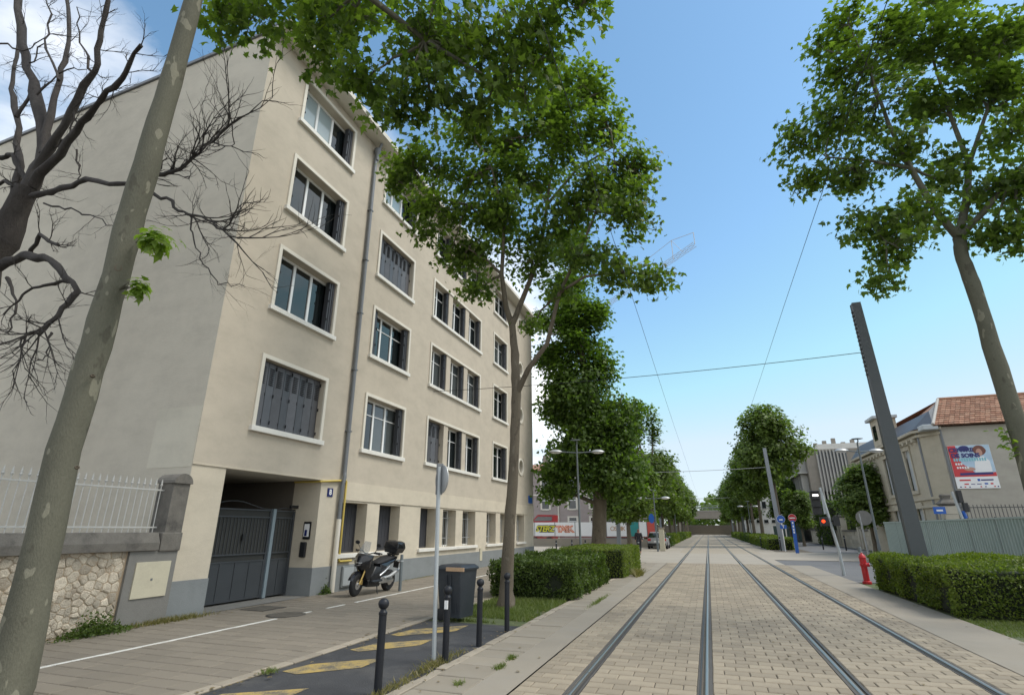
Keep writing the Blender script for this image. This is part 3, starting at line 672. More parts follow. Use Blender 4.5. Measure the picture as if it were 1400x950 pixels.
for i, (a, b) in enumerate(gf):
    X = XF - .43; f = MB()
    bars_frame(f, a, b, 1.02, 2.5, (X - .03, X + .025), .06, [] if i < 3 else [(a + b) / 2])
    w = f.build('ground_floor_window', M['shutter'] if i < 3 else M['pvc'], bld)
    if i < 3:
        q = MB(); n = 6
        for k in range(n): q.box(X, X + .012, a + .06 + k * (b - a - .12) / n + .006, a + .06 + (k + 1) * (b - a - .12) / n - .006, 1.08, 2.44)
        q.build('shutter', M['dark_panel'], w)
    else:
        panes(w, a, b, 1.02, 2.5, X, [(a + b) / 2], M['pane'])
        for k in range(5):
            y = a + (b - a) * (k + 1) / 6; B(X + .13, X + .15, y - .01, y + .01, 1.02, 2.5).build('window_bar', M['steel'], w)
        q = MB(); q.box(X + .128, X + .152, a, b, 1.35, 1.375); q.box(X + .128, X + .152, a, b, 2.15, 2.175); q.build('window_rail', M['steel'], w)
# drainpipe, gas pipe, plates
dp = MB(); dp.tube([(XF + .09, 13.95, 15.0), (XF + .09, 13.95, 3.35)], .062, 12); dp.tube([(XF + .09, 13.95, 3.35), (XF + .13, 13.92, 3.2), (XF + .09, 13.9, 2.95), (XF + .09, 13.9, 2.0)], .062, 12)
d = dp.build('drainpipe', M['zinc'], bld, smooth=True)
MB().lathe([(.06, 14.8), (.075, 15.0), (.13, 15.15), (.13, 15.28)], (XF + .14, 13.95, 0), 14).build('hopper', M['zinc'], d)
MB().tube([(XF + .30, 13.95, 15.5), (XF + .16, 13.95, 15.2)], .05, 10).build('outlet', M['zinc'], d)
for z in (4.6, 6.6, 8.6, 10.6, 12.6): B(XF, XF + .16, 13.87, 14.03, z, z + .04).build('bracket', M['zinc'], d)
MB().cyl((XF + .09, 13.9, 2.0), (XF + .09, 13.9, .02), .07, n=14).build('drainpipe_shoe', M['surround'], bld, smooth=True)
B(XF + .0, XF + .05, 13.95, 14.0, 2.1, 2.55).build('sticker', M['white'], bld)
gp = MB(); gp.tube([(-11.3, 12.99, 3.02), (XF + .03, 12.99, 3.02), (XF + .055, 13.02, 3.02), (XF + .055, 14.10, 3.13), (XF + .055, 14.14, 3.10), (XF + .055, 14.14, .86), (XF + .055, 14.17, .82), (XF + .055, 14.75, .82)], .03, 10)
gp.build('gas_pipe', M['yellow_pipe'], bld, smooth=True)
np_ = B(XF - .012, XF + .008, 13.36, 13.60, 2.62, 2.86).build('house_number_plate', M['navy'], bld)
put_text('8', .22, (XF + .012, 13.48, 2.74), (0, 1, 0), M['white'], np_, .006)
ic = MB().bbox(-10.83, -10.58, 13.02, 13.055, 1.45, 1.92, .02).build('intercom', M['gloss_black'], bld)
B(-10.79, -10.62, 13.012, 13.024, 1.52, 1.86).build('notice', M['white'], ic); B(-10.76, -10.68, 13.005, 13.016, 1.54, 1.70).build('keypad', M['navy'], ic)
MB().bbox(-10.84, -10.66, 12.97, 13.05, .98, 1.38, .02).build('letter_box', M['black_plastic'], bld)
mb_ = MB().bbox(XF + .01, XF + .07, 14.35, 14.92, .10, .68, .01).build('meter_box', M['plinth'], bld)
B(XF + .06, XF + .085, 14.39, 14.88, .14, .64).build('meter_door', M['light_steel'], mb_)
B(XF + .0, XF + .03, 25.0, 25.28, .30, .86).build('vent_plate', M['cream_panel'], bld)
ns = B(XF + .0, XF + .035, 32.75, 33.5, 3.25, 3.7).build('street_sign', M['blue'], bld)
# carriage gate: two leaves of vertical bars over sheet panels
gt = thing('carriage_gate', 'dark grey metal double gate with curved top rail in the carriageway', 'gate', (-11.2, 11.4, 0))
GX = -11.2
def leaf(y0, y1, hump):
    fr = MB(); x0, x1 = GX - .025, GX + .025
    fr.box(x0, x1, y0, y0 + .06, .05, 2.2); fr.box(x0, x1, y1 - .06, y1, .05, 2.2)
    for z in (.05, .93, 1.10, 2.00, 2.18): fr.box(x0 + .003, x1 - .003, y0 + .06, y1 - .06, z, z + .035)
    L = fr.build('gate_leaf', M['gate'], gt)
    n = max(3, round((y1 - y0) / .11))
    for k in range(1, n): MB().cyl((GX, y0 + (y1 - y0) * k / n, 1.13), (GX, y0 + (y1 - y0) * k / n, 2.0), .009, n=6).build('gate_bar', M['gate'], L)
    n = max(2, round((y1 - y0) / .52))
    for k in range(n):
        a, b = y0 + .06 + (y1 - y0 - .12) * k / n, y0 + .06 + (y1 - y0 - .12) * (k + 1) / n
        B(GX - .01, GX + .008, a + .02, b - .02, .085, .93).build('sheet_panel', M['gate'], L); B(GX - .012, GX + .022, b - .03, b + .01, .085, .93).build('panel_rib', M['gate'], L)
    B(GX - .018, GX - .013, y0 + .06, y1 - .06, .93, 2.19).build('backing_sheet', M['gate_back'], L)
    pts = [(GX, y0 + (y1 - y0) * t_, 2.23 + hump * (math.sin(math.pi * min(1, t_ / .95)) ** 2)) for t_ in [i / 14 for i in range(15)]]
    MB().tube(pts, .012, 6).build('top_scroll', M['gate'], L)
    return L
leaf(9.70, 12.13, .17); leaf(12.24, 13.03, .05)
B(GX - .02, GX + .07, 12.135, 12.235, .02, 2.24).build('gate_post', M['gate_light'], gt)
B(GX - .03, GX - .021, 12.10, 12.135, .02, 2.24).build('post_edge', M['gate'], gt)
B(GX + .03, GX + .10, 12.75, 13.04, 2.28, 2.36).build('gate_closer', M['black_plastic'], gt)
B(GX + .02, GX + .05, 11.2, 11.3, 1.45, 1.6).build('lock', M['black_plastic'], gt)

# ================================================================== GARDEN WALL WITH RAILINGS
gw = thing('garden_wall', 'rubble stone garden wall with dark coping and white spiked railings', 'wall', (-10.3, 5.0, 0))
WX = -10.30
B(WX - .42, WX - .05, -4.0, 8.72, -.05, 1.34).build('wall_core', M['lime'], gw)
# rubble stones: a jittered cell layout, each stone a low rounded block of its own
def stone_mesh(poly, x0, depth):
    cx = sum(p[0] for p in poly) / len(poly); cz = sum(p[1] for p in poly) / len(poly); n = len(poly)
    v = [(x0, y, z) for y, z in poly] + [(x0 + depth * .72, cx + (y - cx) * .9, cz + (z - cz) * .9) for y, z in poly] + [(x0 + depth * random.uniform(.85, 1.1), cx + (y - cx) * .62, cz + (z - cz) * .66) for y, z in poly]
    f = [(i, (i + 1) % n, (i + 1) % n + n, i + n) for i in range(n)] + [(i + n, (i + 1) % n + n, (i + 1) % n + 2 * n, i + 2 * n) for i in range(n)] + [tuple(range(2 * n, 3 * n))]
    return v, f
def stones(y0, y1, z0, z1, cell):
    sites = []
    tries = 0
    while tries < 9000:
        tries += 1
        p = (random.uniform(y0 - .1, y1 + .1), random.uniform(z0 - .1, z1 + .1)); r = cell * random.choice((.55, .7, .85, 1.0, 1.15))
        if all((p[0] - q[0]) ** 2 + ((p[1] - q[1]) * 1.15) ** 2 > (max(r, q[2]) * .86) ** 2 for q in sites): sites.append((*p, r))
    out = []
    for s in sites:      # voronoi cell by clipping a square with the bisectors
        poly = [(s[0] - .4, s[1] - .4), (s[0] + .4, s[1] - .4), (s[0] + .4, s[1] + .4), (s[0] - .4, s[1] + .4)]
        for q in sites:
            if q is s: continue
            d = (q[0] - s[0], q[1] - s[1]); L = math.hypot(*d)
            if L > .9: continue
            w = .5 + .12 * (s[2] - q[2]) / cell
            mpt = (s[0] + d[0] * w, s[1] + d[1] * w); np2 = []
            for i in range(len(poly)):
                a, b = poly[i], poly[(i + 1) % len(poly)]
                da = (a[0] - mpt[0]) * d[0] + (a[1] - mpt[1]) * d[1]; db = (b[0] - mpt[0]) * d[0] + (b[1] - mpt[1]) * d[1]
                if da <= 0: np2.append(a)
                if da * db < 0: t_ = da / (da - db); np2.append((a[0] + (b[0] - a[0]) * t_, a[1] + (b[1] - a[1]) * t_))
            poly = np2
            if len(poly) < 3: break
        if len(poly) < 3: continue
        cx, cz = sum(p[0] for p in poly) / len(poly), sum(p[1] for p in poly) / len(poly)
        k = random.uniform(.93, .99)
        poly = [(min(max(cx + (a - cx) * k, y0), y1), min(max(cz + (b - cz) * k, z0), z1)) for a, b in poly]
        rp_ = []
        for i in range(len(poly)):     # knock the corners off
            a, b, c = poly[i - 1], poly[i], poly[(i + 1) % len(poly)]
            rp_.append((b[0] + (a[0] - b[0]) * .12, b[1] + (a[1] - b[1]) * .12)); rp_.append((b[0] + (c[0] - b[0]) * .12, b[1] + (c[1] - b[1]) * .12))
        ar = abs(sum(rp_[i - 1][0] * rp_[i][1] - rp_[i][0] * rp_[i - 1][1] for i in range(len(rp_)))) / 2
        if ar > .003: out.append(rp_)
    return out
for poly in stones(5.0, 7.66, .02, 1.33, .155):
    v, f = stone_mesh(poly, WX - .052, random.uniform(.006, .034)); MB().add(v, f).build('stone', M['stone'], gw, fixn=True, smooth=False)
st = MB()
for poly in stones(1.0, 4.98, .02, 1.33, .18): v, f = stone_mesh(poly, WX - .052, .045); st.add(v, f)
o = st.build('stone_field', M['stone'], gw); o['kind'] = 'stuff'
MB().prism([(WX - .50, 1.33), (WX + .06, 1.33), (WX + .06, 1.47), (WX - .03, 1.66), (WX - .42, 1.66), (WX - .50, 1.47)], 'y', -4, 8.22).build('coping', M['old_stone'], gw)
gpil = MB(); gpil.box(WX - .40, WX + .03, 8.30, 8.68, 1.33, 2.62)
prof = [(WX - .44 + .27 * (1 - math.cos(0)), 2.6)]
arc = [(8.49 + .22 * math.cos(math.pi * k / 10), 2.62 + .20 * math.sin(math.pi * k / 10)) for k in range(11)]
gpil.prism(arc, 'x', WX - .44, WX + .07)
gpil.bbox(WX - .42, WX + .05, 8.25, 8.71, 1.30, 1.66, .03)
gpil.build('end_pillar', M['old_stone'], gw)
B(WX - .06, WX + .005, 7.70, 8.70, .01, 1.32).build('cement_patch', M['grey_cement'], gw)
up_ = MB().bbox(WX - .02, WX + .03, 7.86, 8.58, .48, 1.12, .006).build('utility_panel', M['cream_panel'], gw)
B(WX + .022, WX + .036, 8.20, 8.24, .78, .82).build('panel_lock', M['zinc'], up_)
rl = MB()
for z in (1.74, 2.46): rl.box(WX - .235, WX - .205, -3.5, 8.31, z, z + .03)
rl.build('railing_rail', M['rail_white'], gw)
me = None; y = 4.6
while y < 8.25:
    if me is None:
        q = MB(); q.cyl((0, 0, 1.64), (0, 0, 2.56), .0095, n=6); q.lathe([(.011, 2.54), (.026, 2.575), (.014, 2.60), (.017, 2.62), (.001, 2.70)], (0, 0, 0), 6)
        o = q.build('railing_bar', M['rail_white'], gw); me = o.data
        # mesh was built relative to the wall's origin: shift back
        me.transform(Matrix.Translation((-10.3, 5.0, 0)))
    else: o = link_mesh('railing_bar', me, gw)
    o.location = (WX - .22 + 10.3, y - 5.0, 0); y += .125
q = MB(); y = -3.4
while y < 4.55: q.cyl((WX - .22, y, 1.64), (WX - .22, y, 2.62), .011, n=5); y += .125
o = q.build('railing_bars', M['rail_white'], gw); o['kind'] = 'stuff'
tag(sheet('garden', -40, -10.75, -6, 8.7, .25, M['earth']), kind='structure')

# ================================================================== FOLIAGE TOOLS
LEAF = np.array([(0, 0, 0), (.12, -.10, 0), (.46, -.02, -.05), (.27, .16, .02), (.62, .42, -.10), (.30, .42, .02), (.20, .60, 0), (0, 1.0, -.12), (-.20, .60, 0), (-.30, .42, .02), (-.62, .42, -.10), (-.27, .16, .02), (-.46, -.02, -.05), (-.12, -.10, 0)], float)
LEAF_F = np.array([(0, i, i + 1) for i in range(1, 13)] , int)
LEAF[0] = (0, .3, .04)
LEAF_F = np.concatenate([LEAF_F, [(0, 13, 1)]])
LEAF5 = np.array([(0, 0, 0), (.5, .25, -.05), (.28, .55, .04), (0, 1, -.1), (-.28, .55, .04), (-.5, .25, -.05)], float)
LEAF5_F = np.array([(0, 1, 2), (0, 2, 3), (0, 3, 4), (0, 4, 5)], int)
OVAL = np.array([(0, 0, 0), (.32, .5, .06), (0, 1, 0), (-.32, .5, .06)], float)
OVAL_F = np.array([(0, 1, 2), (0, 2, 3)], int)
def leaves(name, P, size, m, parent, shape=(LEAF, LEAF_F), up=0.55, droop=0.35, out_from=None, seed=1, svar=.35):
    r = np.random.default_rng(seed); n = len(P); V0, F0 = shape
    nrm = r.normal(size=(n, 3)); nrm /= np.linalg.norm(nrm, axis=1)[:, None]
    nrm = nrm * (1 - up) + np.array([0, 0, 1.0]) * up
    if out_from is not None:
        o = P - out_from; o /= np.linalg.norm(o, axis=1)[:, None] + 1e-6; nrm += o * .45
    nrm /= np.linalg.norm(nrm, axis=1)[:, None]
    d = r.normal(size=(n, 3)); d[:, 2] -= droop * 1.6
    d -= nrm * np.sum(d * nrm, 1)[:, None]; d /= np.linalg.norm(d, axis=1)[:, None] + 1e-9
    s = np.cross(d, nrm); sz = size * (1 + r.uniform(-svar, svar, n))
    V = P[:, None, :] + sz[:, None, None] * (V0[None, :, 0, None] * s[:, None, :] + V0[None, :, 1, None] * d[:, None, :] + V0[None, :, 2, None] * nrm[:, None, :])
    k = len(V0); F = (F0[None] + (np.arange(n) * k)[:, None, None]).reshape(-1, 3)
    return arr_mesh(name, V.reshape(-1, 3), F, m, parent)
def wavy(P, s, ph=0.0):
    return (np.sin(P[:, 0] * s + ph) * np.sin(P[:, 1] * s * 1.13 + 1.7 + ph) + np.sin(P[:, 2] * s * 1.21 + .6 - ph) * np.sin(P[:, 0] * s * .83 + 2.1) + np.sin(P[:, 1] * s * 1.9 + P[:, 2] * s * 1.4 + ph) * .6) / 2.0
def lobe_points(lobes, seed=1, thr=-.25, freq=2.2, shell=2.0):
    r = np.random.default_rng(seed); out = []
    for (cx, cy, cz, rx, ry, rz, n) in lobes:
        d = r.normal(size=(n * 3, 3)); d /= np.linalg.norm(d, axis=1)[:, None]
        rr = r.uniform(0, 1, n * 3) ** (1 / 3.0 / shell * 2.0)
        bumpy = 1 + .16 * np.sin(d[:, 0] * 5 + cx * 3) * np.sin(d[:, 1] * 5 + cy) + .12 * np.sin(d[:, 2] * 7 + cz)
        P = np.array([cx, cy, cz]) + d * (rr * bumpy)[:, None] * np.array([rx, ry, rz])
        P = P[wavy(P, freq, seed) > thr][:n]; out.append(P)
    return out
def crown(lobes, per, sig, seed, thr=-.25, freq=2.2, shell=2.0):
    r = np.random.default_rng(seed + 5); cl = lobe_points(lobes, seed, thr, freq, shell); C_ = np.concatenate(cl)
    P = np.repeat(C_, per, 0) + r.normal(size=(len(C_) * per, 3)) * sig * np.array([1, 1, .75])
    return cl, P
def limb(mb, a, b, r0, r1, sag=.0, seed=0, n=7, sides=7, wig=.06):
    rr = random.Random(seed); a, b = Vector(a), Vector(b); L = (b - a).length; pts = []; rs = []
    for i in range(n):
        t_ = i / (n - 1); p = a.lerp(b, t_); p.z += sag * L * math.sin(math.pi * t_)
        if 0 < i < n - 1: p += Vector((rr.uniform(-1, 1), rr.uniform(-1, 1), rr.uniform(-1, 1))) * L * wig * .5
        pts.append(p); rs.append(r0 + (r1 - r0) * t_)
    mb.tube(pts, rs, sides); return pts
def make_tree(name, label, base, trunk_pts, trunk_r, limbs, lobes, per, sig, size, leafm, barkm, seed, thr=-.25, freq=2.2, shape=(LEAF, LEAF_F), group=None, cat='tree', up=.5, twig=.5, shell=2.0, sides=16, wob=.05, sig_pts=None):
    t = thing(name, label, cat, base, group)
    if sides >= 16:      # resample the trunk so that it swells and wanders a little
        tv = [Vector(p) for p in trunk_pts]; P2 = []; R2 = []; rt_ = random.Random(seed)
        for i in range(len(tv) - 1):
            for k in range(5):
                f_ = k / 5; P2.append(tv[i].lerp(tv[i + 1], f_) + Vector((rt_.uniform(-1, 1), rt_.uniform(-1, 1), 0)) * .010); R2.append((trunk_r[i] + (trunk_r[i + 1] - trunk_r[i]) * f_) * rt_.uniform(.96, 1.05))
        trunk_pts = P2 + [tv[-1]]; trunk_r = R2 + [trunk_r[-1]]
    tm = MB(); tm.tube(trunk_pts, trunk_r, sides, wob=wob, seed=seed); tm.build('trunk', M[barkm] if isinstance(barkm, str) else barkm, t, smooth=True, angle=70)
    cl, P = crown(lobes, per, sig, seed, thr, freq, shell)
    ends = []
    for i, (pts, r0, r1) in enumerate(limbs):
        q = MB(); n = len(pts); q.tube(pts, [r0 + (r1 - r0) * k / (n - 1) for k in range(n)], 9); q.build('branch', M[barkm], t, smooth=True, angle=70)
        ends += [(Vector(p), r0 + (r1 - r0) * k / (n - 1)) for k, p in enumerate(pts) if k >= n // 2 or k == n - 1]
    tw = MB(); rr = random.Random(seed)
    for lb, pts in zip(lobes, cl):
        c = Vector(lb[:3]); e, er = min(ends, key=lambda q: (q[0] - c).length)
        sub = limb(tw, e, c, min(er * .8, .05), .018, .05, seed + int(abs(c.x) * 100), sides=6)
        for p in pts[::max(1, int(1 / twig))]:
            s = min(sub, key=lambda q: (q - Vector(p)).length); limb(tw, s, p, .014, .004, .05, rr.randint(0, 9999), n=4, sides=4, wig=.12)
    o = tw.build('twigs', M[barkm], t, fixn=False); o['kind'] = 'stuff'
    leaves('crown', P, size, M[leafm], t, shape, up, .4, np.array(np.mean(P, 0)), seed)
    return t

# ================================================================== TREES
# --- plane tree in the left foreground
def P_(px, py, Y): return Vector(at(px, py, Y))
tp = [at(2, 985, 4.33), at(15, 930, 4.32), at(88, 615, 4.3), at(140, 440, 4.3), at(182, 290, 4.28), at(226, 140, 4.25), at(265, 0, 4.2), at(290, -90, 4.2)]
tr = [.235, .205, .168, .163, .166, .148, .118, .105]
tp = [(tp[0][0], tp[0][1], 0)] + [tuple(p) for p in tp]; tr = [.26] + tr
fork = Vector(tp[-1])
L1 = [
 [fork, Vector((-6.2, 5.2, 11.6)), Vector((-5.4, 6.3, 11.9)), Vector((-4.4, 7.2, 11.2)), Vector((-3.0, 7.6, 10.0))],
 [fork, Vector((-7.3, 5.0, 12.2)), Vector((-7.4, 6.2, 13.0)), Vector((-7.6, 7.2, 13.1))],
 [fork, Vector((-6.0, 4.2, 12.4)), Vector((-4.2, 5.2, 12.8)), Vector((-2.0, 6.3, 12.0)), Vector((-.9, 7.0, 10.8))],
 [fork, Vector((-7.6, 3.4, 12.4)), Vector((-8.4, 2.4, 13.6))],
]
def lob(px, py, Y, rx, ry, rz, n):
    p = at(px, py, Y); return (p[0], p[1], p[2], rx, ry, rz, n)
lobes1 = [lob(340, 30, 6.2, .75, .8, .45, 26), lob(300, 15, 5.6, .4, .6, .4, 12), lob(410, 15, 6.8, .6, .8, .6, 26), lob(450, 75, 7.2, .55, .7, .5, 26), lob(500, 110, 7.3, .55, .7, .4, 28), lob(490, 20, 7.2, .9, .9, .7, 40),
          lob(570, 60, 7.4, .8, 1.0, .6, 50), lob(590, 135, 7.5, .6, .8, .35, 36), lob(650, 70, 7.6, .7, .9, .6, 44), lob(660, 150, 7.8, .5, .7, .3, 24), lob(720, 40, 7.6, .7, .9, .6, 44), lob(715, 120, 7.8, .4, .7, .4, 20), lob(600, -30, 7.3, 1.0, 1.0, .6, 40),
          lob(790, 12, 7.8, .55, .7, .35, 22), lob(770, -50, 7.4, .8, .9, .5, 26), lob(680, -60, 7.0, 1.0, 1.0, .6, 30), lob(480, -60, 6.6, 1.0, 1.0, .7, 30), lob(380, -60, 6.0, .9, .9, .6, 24), lob(450, 25, 6.4, .5, .6, .4, 16), lob(540, 150, 7.4, .35, .5, .3, 14), lob(740, 80, 7.9, .35, .5, .4, 14)]
t1 = make_tree('plane_tree', 'tall mottled plane tree trunk leaning across the left foreground', tuple(tp[0]), tp, tr, [(l, .10, .03) for l in L1], [(a, b, c, d * 1.05, e * 1.05, f * 1.05, int(n * 1.1)) for a, b, c, d, e, f, n in lobes1], 11, .19, .15, 'leaf', 'bark', 3, thr=-.22, freq=2.0, twig=.5, sides=24, wob=.035)
for (px, py, rr_, k_) in ((120, 503, .035, 1.0), (112, 521, .022, 1.0), (126, 517, .02, .8), (160, 372, .04, 1.3), (164, 356, .03, .8), (52, 715, .03, 1.0), (236, 118, .03, 1.2), (232, 98, .022, 1.0), (105, 640, .018, .9)):
    c_ = Vector(at(px, py, 4.3)); d_ = (Vector((0, 0, CAM_H)) - c_); d_.z = 0; d_.normalize(); c_ += d_ * .150
    MB().lathe([(rr_ * 1.5, -.03), (rr_ * 1.25, .004), (rr_ * .9, .018), (rr_ * .55, .012), (rr_ * .3, .006)], c_, 12, d_.to_track_quat('Z', 'Y').to_matrix() @ Matrix.Diagonal((1, k_, 1))).build('knot', M['bark_brown'], t1, smooth=True, angle=80)
# sprouts on its trunk
for (px, py, n, s_, lab) in ((212, 328, 90, .20, 'bright leafy sprout on the foreground trunk, upper of two'), (187, 393, 50, .14, 'bright leafy sprout on the foreground trunk, lower of two')):
    c = np.array(at(px, py, 4.28)); r = np.random.default_rng(px); P = c + r.normal(size=(n, 3)) * s_ * np.array([.55, .4, .32])
    a = np.array(at(px - 26, py + 4, 4.3))
    t = thing('sprout', lab, 'sprout', tuple(a), 'sprouts on the foreground trunk')
    q = MB()
    for k in range(8): limb(q, a, P[k * 5], .008, .003, .1, k, n=4, sides=4)
    o = q.build('twigs', M['bark'], t, fixn=False); o['kind'] = 'stuff'
    leaves('leaf_cluster', P, .105, M['leaf_young'], t, up=.5, seed=px)['kind'] = 'stuff'

# --- mid plane tree between bollards and hedge
Y2 = 12.9
tp = [(-4.66, 12.9, -.05), at(692, 800, Y2), at(698, 700, Y2), at(704, 600, Y2), at(706, 540, Y2), at(704, 485, Y2 + .1), at(700, 445, Y2 + .1)]
tr = [.23, .155, .132, .125, .128, .112, .09]
e = Vector(tp[-1]); e2 = Vector(tp[4])
L2 = [[e, P_(692, 420, Y2), P_(686, 375, Y2 - .2), P_(690, 300, Y2 - .4), P_(672, 230, Y2 - .6)],
      [e, P_(718, 400, Y2 + .3), P_(738, 350, Y2 + .5), P_(748, 280, Y2 + .5), P_(760, 180, Y2 + .5)],
      [e2, P_(722, 505, Y2 - .1), P_(748, 470, Y2 - .3), P_(765, 400, Y2 - .4), P_(790, 350, Y2 - .5), P_(815, 290, Y2 - .4)],
      [P_(765, 400, Y2 - .4), P_(800, 378, Y2 - .6), P_(850, 372, Y2 - .8), P_(885, 375, Y2 - .9)],
      [P_(690, 300, Y2 - .4), P_(640, 280, Y2 - .6), P_(590, 270, Y2 - .9)],
      [P_(748, 280, Y2 + .5), P_(790, 230, Y2 + .3), P_(840, 200, Y2)]]
lobes2 = []
for (px, py, dY, rx, ry, rz, n) in [
    (560, 225, -.9, .75, .8, .45, 44), (600, 285, -.8, .8, .8, .55, 54), (640, 340, -.6, .7, .8, .45, 40), (655, 395, -.4, .45, .5, .28, 16), (615, 345, -.6, .45, .6, .35, 20), (650, 240, -.6, .8, .9, .6, 54), (640, 175, -.5, .7, .8, .45, 40),
    (700, 190, 0, .8, .9, .6, 54), (700, 290, -.3, .8, .9, .6, 60), (720, 360, 0, .7, .8, .35, 30), (750, 120, .4, .7, .8, .5, 40), (770, 200, .4, .9, .9, .7, 64), (780, 290, .1, .9, .9, .6, 64), (810, 130, .3, .5, .6, .4, 24), (840, 225, 0, .7, .8, .6, 50), (850, 300, -.4, .75, .8, .55, 50),
    (800, 350, -.5, .6, .7, .35, 30), (850, 370, -.8, .5, .5, .28, 24), (888, 382, -.9, .35, .4, .24, 18), (875, 260, -.2, .4, .5, .4, 22), (540, 250, -.9, .4, .5, .3, 16), (730, 440, .6, .25, .4, .25, 8), (580, 315, -.9, .35, .5, .3, 14), (720, 240, .2, .8, .9, .5, 44), (660, 300, .0, .7, .8, .5, 36), (740, 330, .2, .7, .8, .4, 34), (600, 230, -.6, .6, .8, .45, 30), (700, 120, .3, .6, .7, .4, 26), (770, 400, -.2, .35, .5, .22, 12), (800, 110, .4, .55, .6, .45, 30), (830, 165, .2, .6, .7, .5, 36), (780, 150, .3, .6, .7, .5, 30), (865, 235, -.1, .45, .5, .5, 26), (820, 255, 0, .7, .8, .5, 40), (740, 170, .2, .6, .7, .5, 30)]:
    lobes2.append(lob(px, py, Y2 + dY, rx, ry, rz, n))
make_tree('plane_tree', 'slender forked plane tree standing in the grass behind the bollards', (-4.66, 12.9, 0), tp, tr, [(L2[0], .09, .03), (L2[1], .085, .03), (L2[2], .08, .03), (L2[3], .045, .02), (L2[4], .05, .02), (L2[5], .05, .02)], [(a, b, c, d * 1.1, e * 1.1, f * 1.1, int(n * 1.2)) for a, b, c, d, e, f, n in lobes2], 15, .19, .125, 'leaf', 'bark_brown', 4, thr=-.22, freq=2.1, twig=.5)

# --- right foreground plane tree
YR = 13.8
tp = [(6.28, YR, -.05), (6.28, YR, 1.5), (6.27, YR, 4.5), (6.27, YR, 7.0), at(1314, 345, YR), at(1311, 325, YR)]
tr = [.25, .20, .165, .145, .135, .125]
e = Vector(tp[-1])
L3 = [[e, P_(1280, 290, YR - .1), P_(1245, 230, YR - .3), P_(1215, 170, YR - .5), P_(1190, 100, YR - .7)],
      [e, P_(1322, 270, YR + .2), P_(1325, 225, YR + .4), P_(1300, 160, YR + .5), P_(1275, 80, YR + .5)],
      [e, P_(1345, 290, YR - .2), P_(1385, 240, YR - .4), P_(1430, 190, YR - .6)],
      [P_(1245, 230, YR - .3), P_(1190, 220, YR - .5), P_(1130, 215, YR - .8)],
      [P_(1325, 225, YR + .4), P_(1350, 150, YR + .3), P_(1370, 60, YR)],
      [P_(1280, 290, YR - .1), P_(1240, 310, YR - .5), P_(1210, 330, YR - .8)]]
lobes3 = []
for (px, py, dY, rx, ry, rz, n) in [
    (1090, 195, -.7, .42, .5, .5, 24), (1105, 245, -.8, .35, .5, .35, 18), (1135, 170, -.7, .6, .7, .6, 40), (1150, 100, -.7, .6, .8, .6, 44), (1160, 35, -.6, .5, .7, .5, 30), (1165, 230, -.6, .5, .7, .5, 34), (1210, 60, -.4, .7, .9, .6, 50), (1200, 140, -.4, .7, .9, .6, 54), (1225, 210, -.3, .5, .7, .4, 26),
    (1190, 305, -.8, .55, .6, .35, 26), (1230, 340, -.8, .45, .5, .4, 24), (1215, 378, -.9, .3, .4, .25, 10), (1250, 290, -.5, .45, .6, .35, 22), (1270, 60, .3, .8, .9, .7, 56), (1265, 140, .2, .6, .8, .4, 34), (1300, -10, .3, .8, .9, .6, 44), (1335, 70, .2, .7, .9, .6, 50), (1340, 130, .3, .55, .7, .4, 30), (1390, 30, 0, .6, .8, .6, 34),
    (1290, 225, .3, .3, .5, .3, 12), (1285, 250, 0, .4, .5, .3, 16), (1385, 180, -.2, .45, .7, .4, 24), (1375, 250, -.3, .5, .6, .35, 26), (1395, 310, -.4, .4, .6, .4, 22), (1430, 250, -.4, .6, .8, .6, 34), (1440, 120, -.2, .7, .9, .7, 36), (1360, 320, -.3, .35, .5, .22, 12), (1120, 60, -.6, .28, .4, .2, 10), (1315, 285, 0, .3, .5, .2, 8), (1390, 110, 0, .45, .6, .35, 20)]:
    lobes3.append(lob(px, py, YR + dY, rx, ry, rz, n))
make_tree('plane_tree', 'big plane tree at the right edge with pale forked trunk', (6.28, YR, 0), tp, tr, [(L3[0], .095, .03), (L3[1], .10, .03), (L3[2], .085, .03), (L3[3], .045, .02), (L3[4], .055, .02), (L3[5], .045, .02)], [(a, b, c, d * 1.1, e * 1.1, f * 1.1, int(n * 1.2)) for a, b, c, d, e, f, n in lobes3], 15, .19, .13, 'leaf', 'bark', 5, thr=-.22, freq=2.1, twig=.5)
t = thing('sprout', 'pale leafy sprout on the trunk of the right-hand plane tree', 'sprout', (6.1, 13.8, 3.6), 'sprouts on the right trunk')
r = np.random.default_rng(2); c = np.array(at(1382, 607, 13.75)); P = c + np.stack([r.normal(size=46) * .09 - np.linspace(.1, -.05, 46), r.normal(size=46) * .08, np.linspace(.34, -.28, 46)], 1)
leaves('leaf_cluster', P, .10, M['leaf_young'], t, seed=9)['kind'] = 'stuff'; q = MB(); q.tube([at(1400, 622, 13.78), at(1386, 615, 13.75), at(1372, 585, 13.75)], [.012, .009, .004], 5); q.build('twig', M['bark'], t)

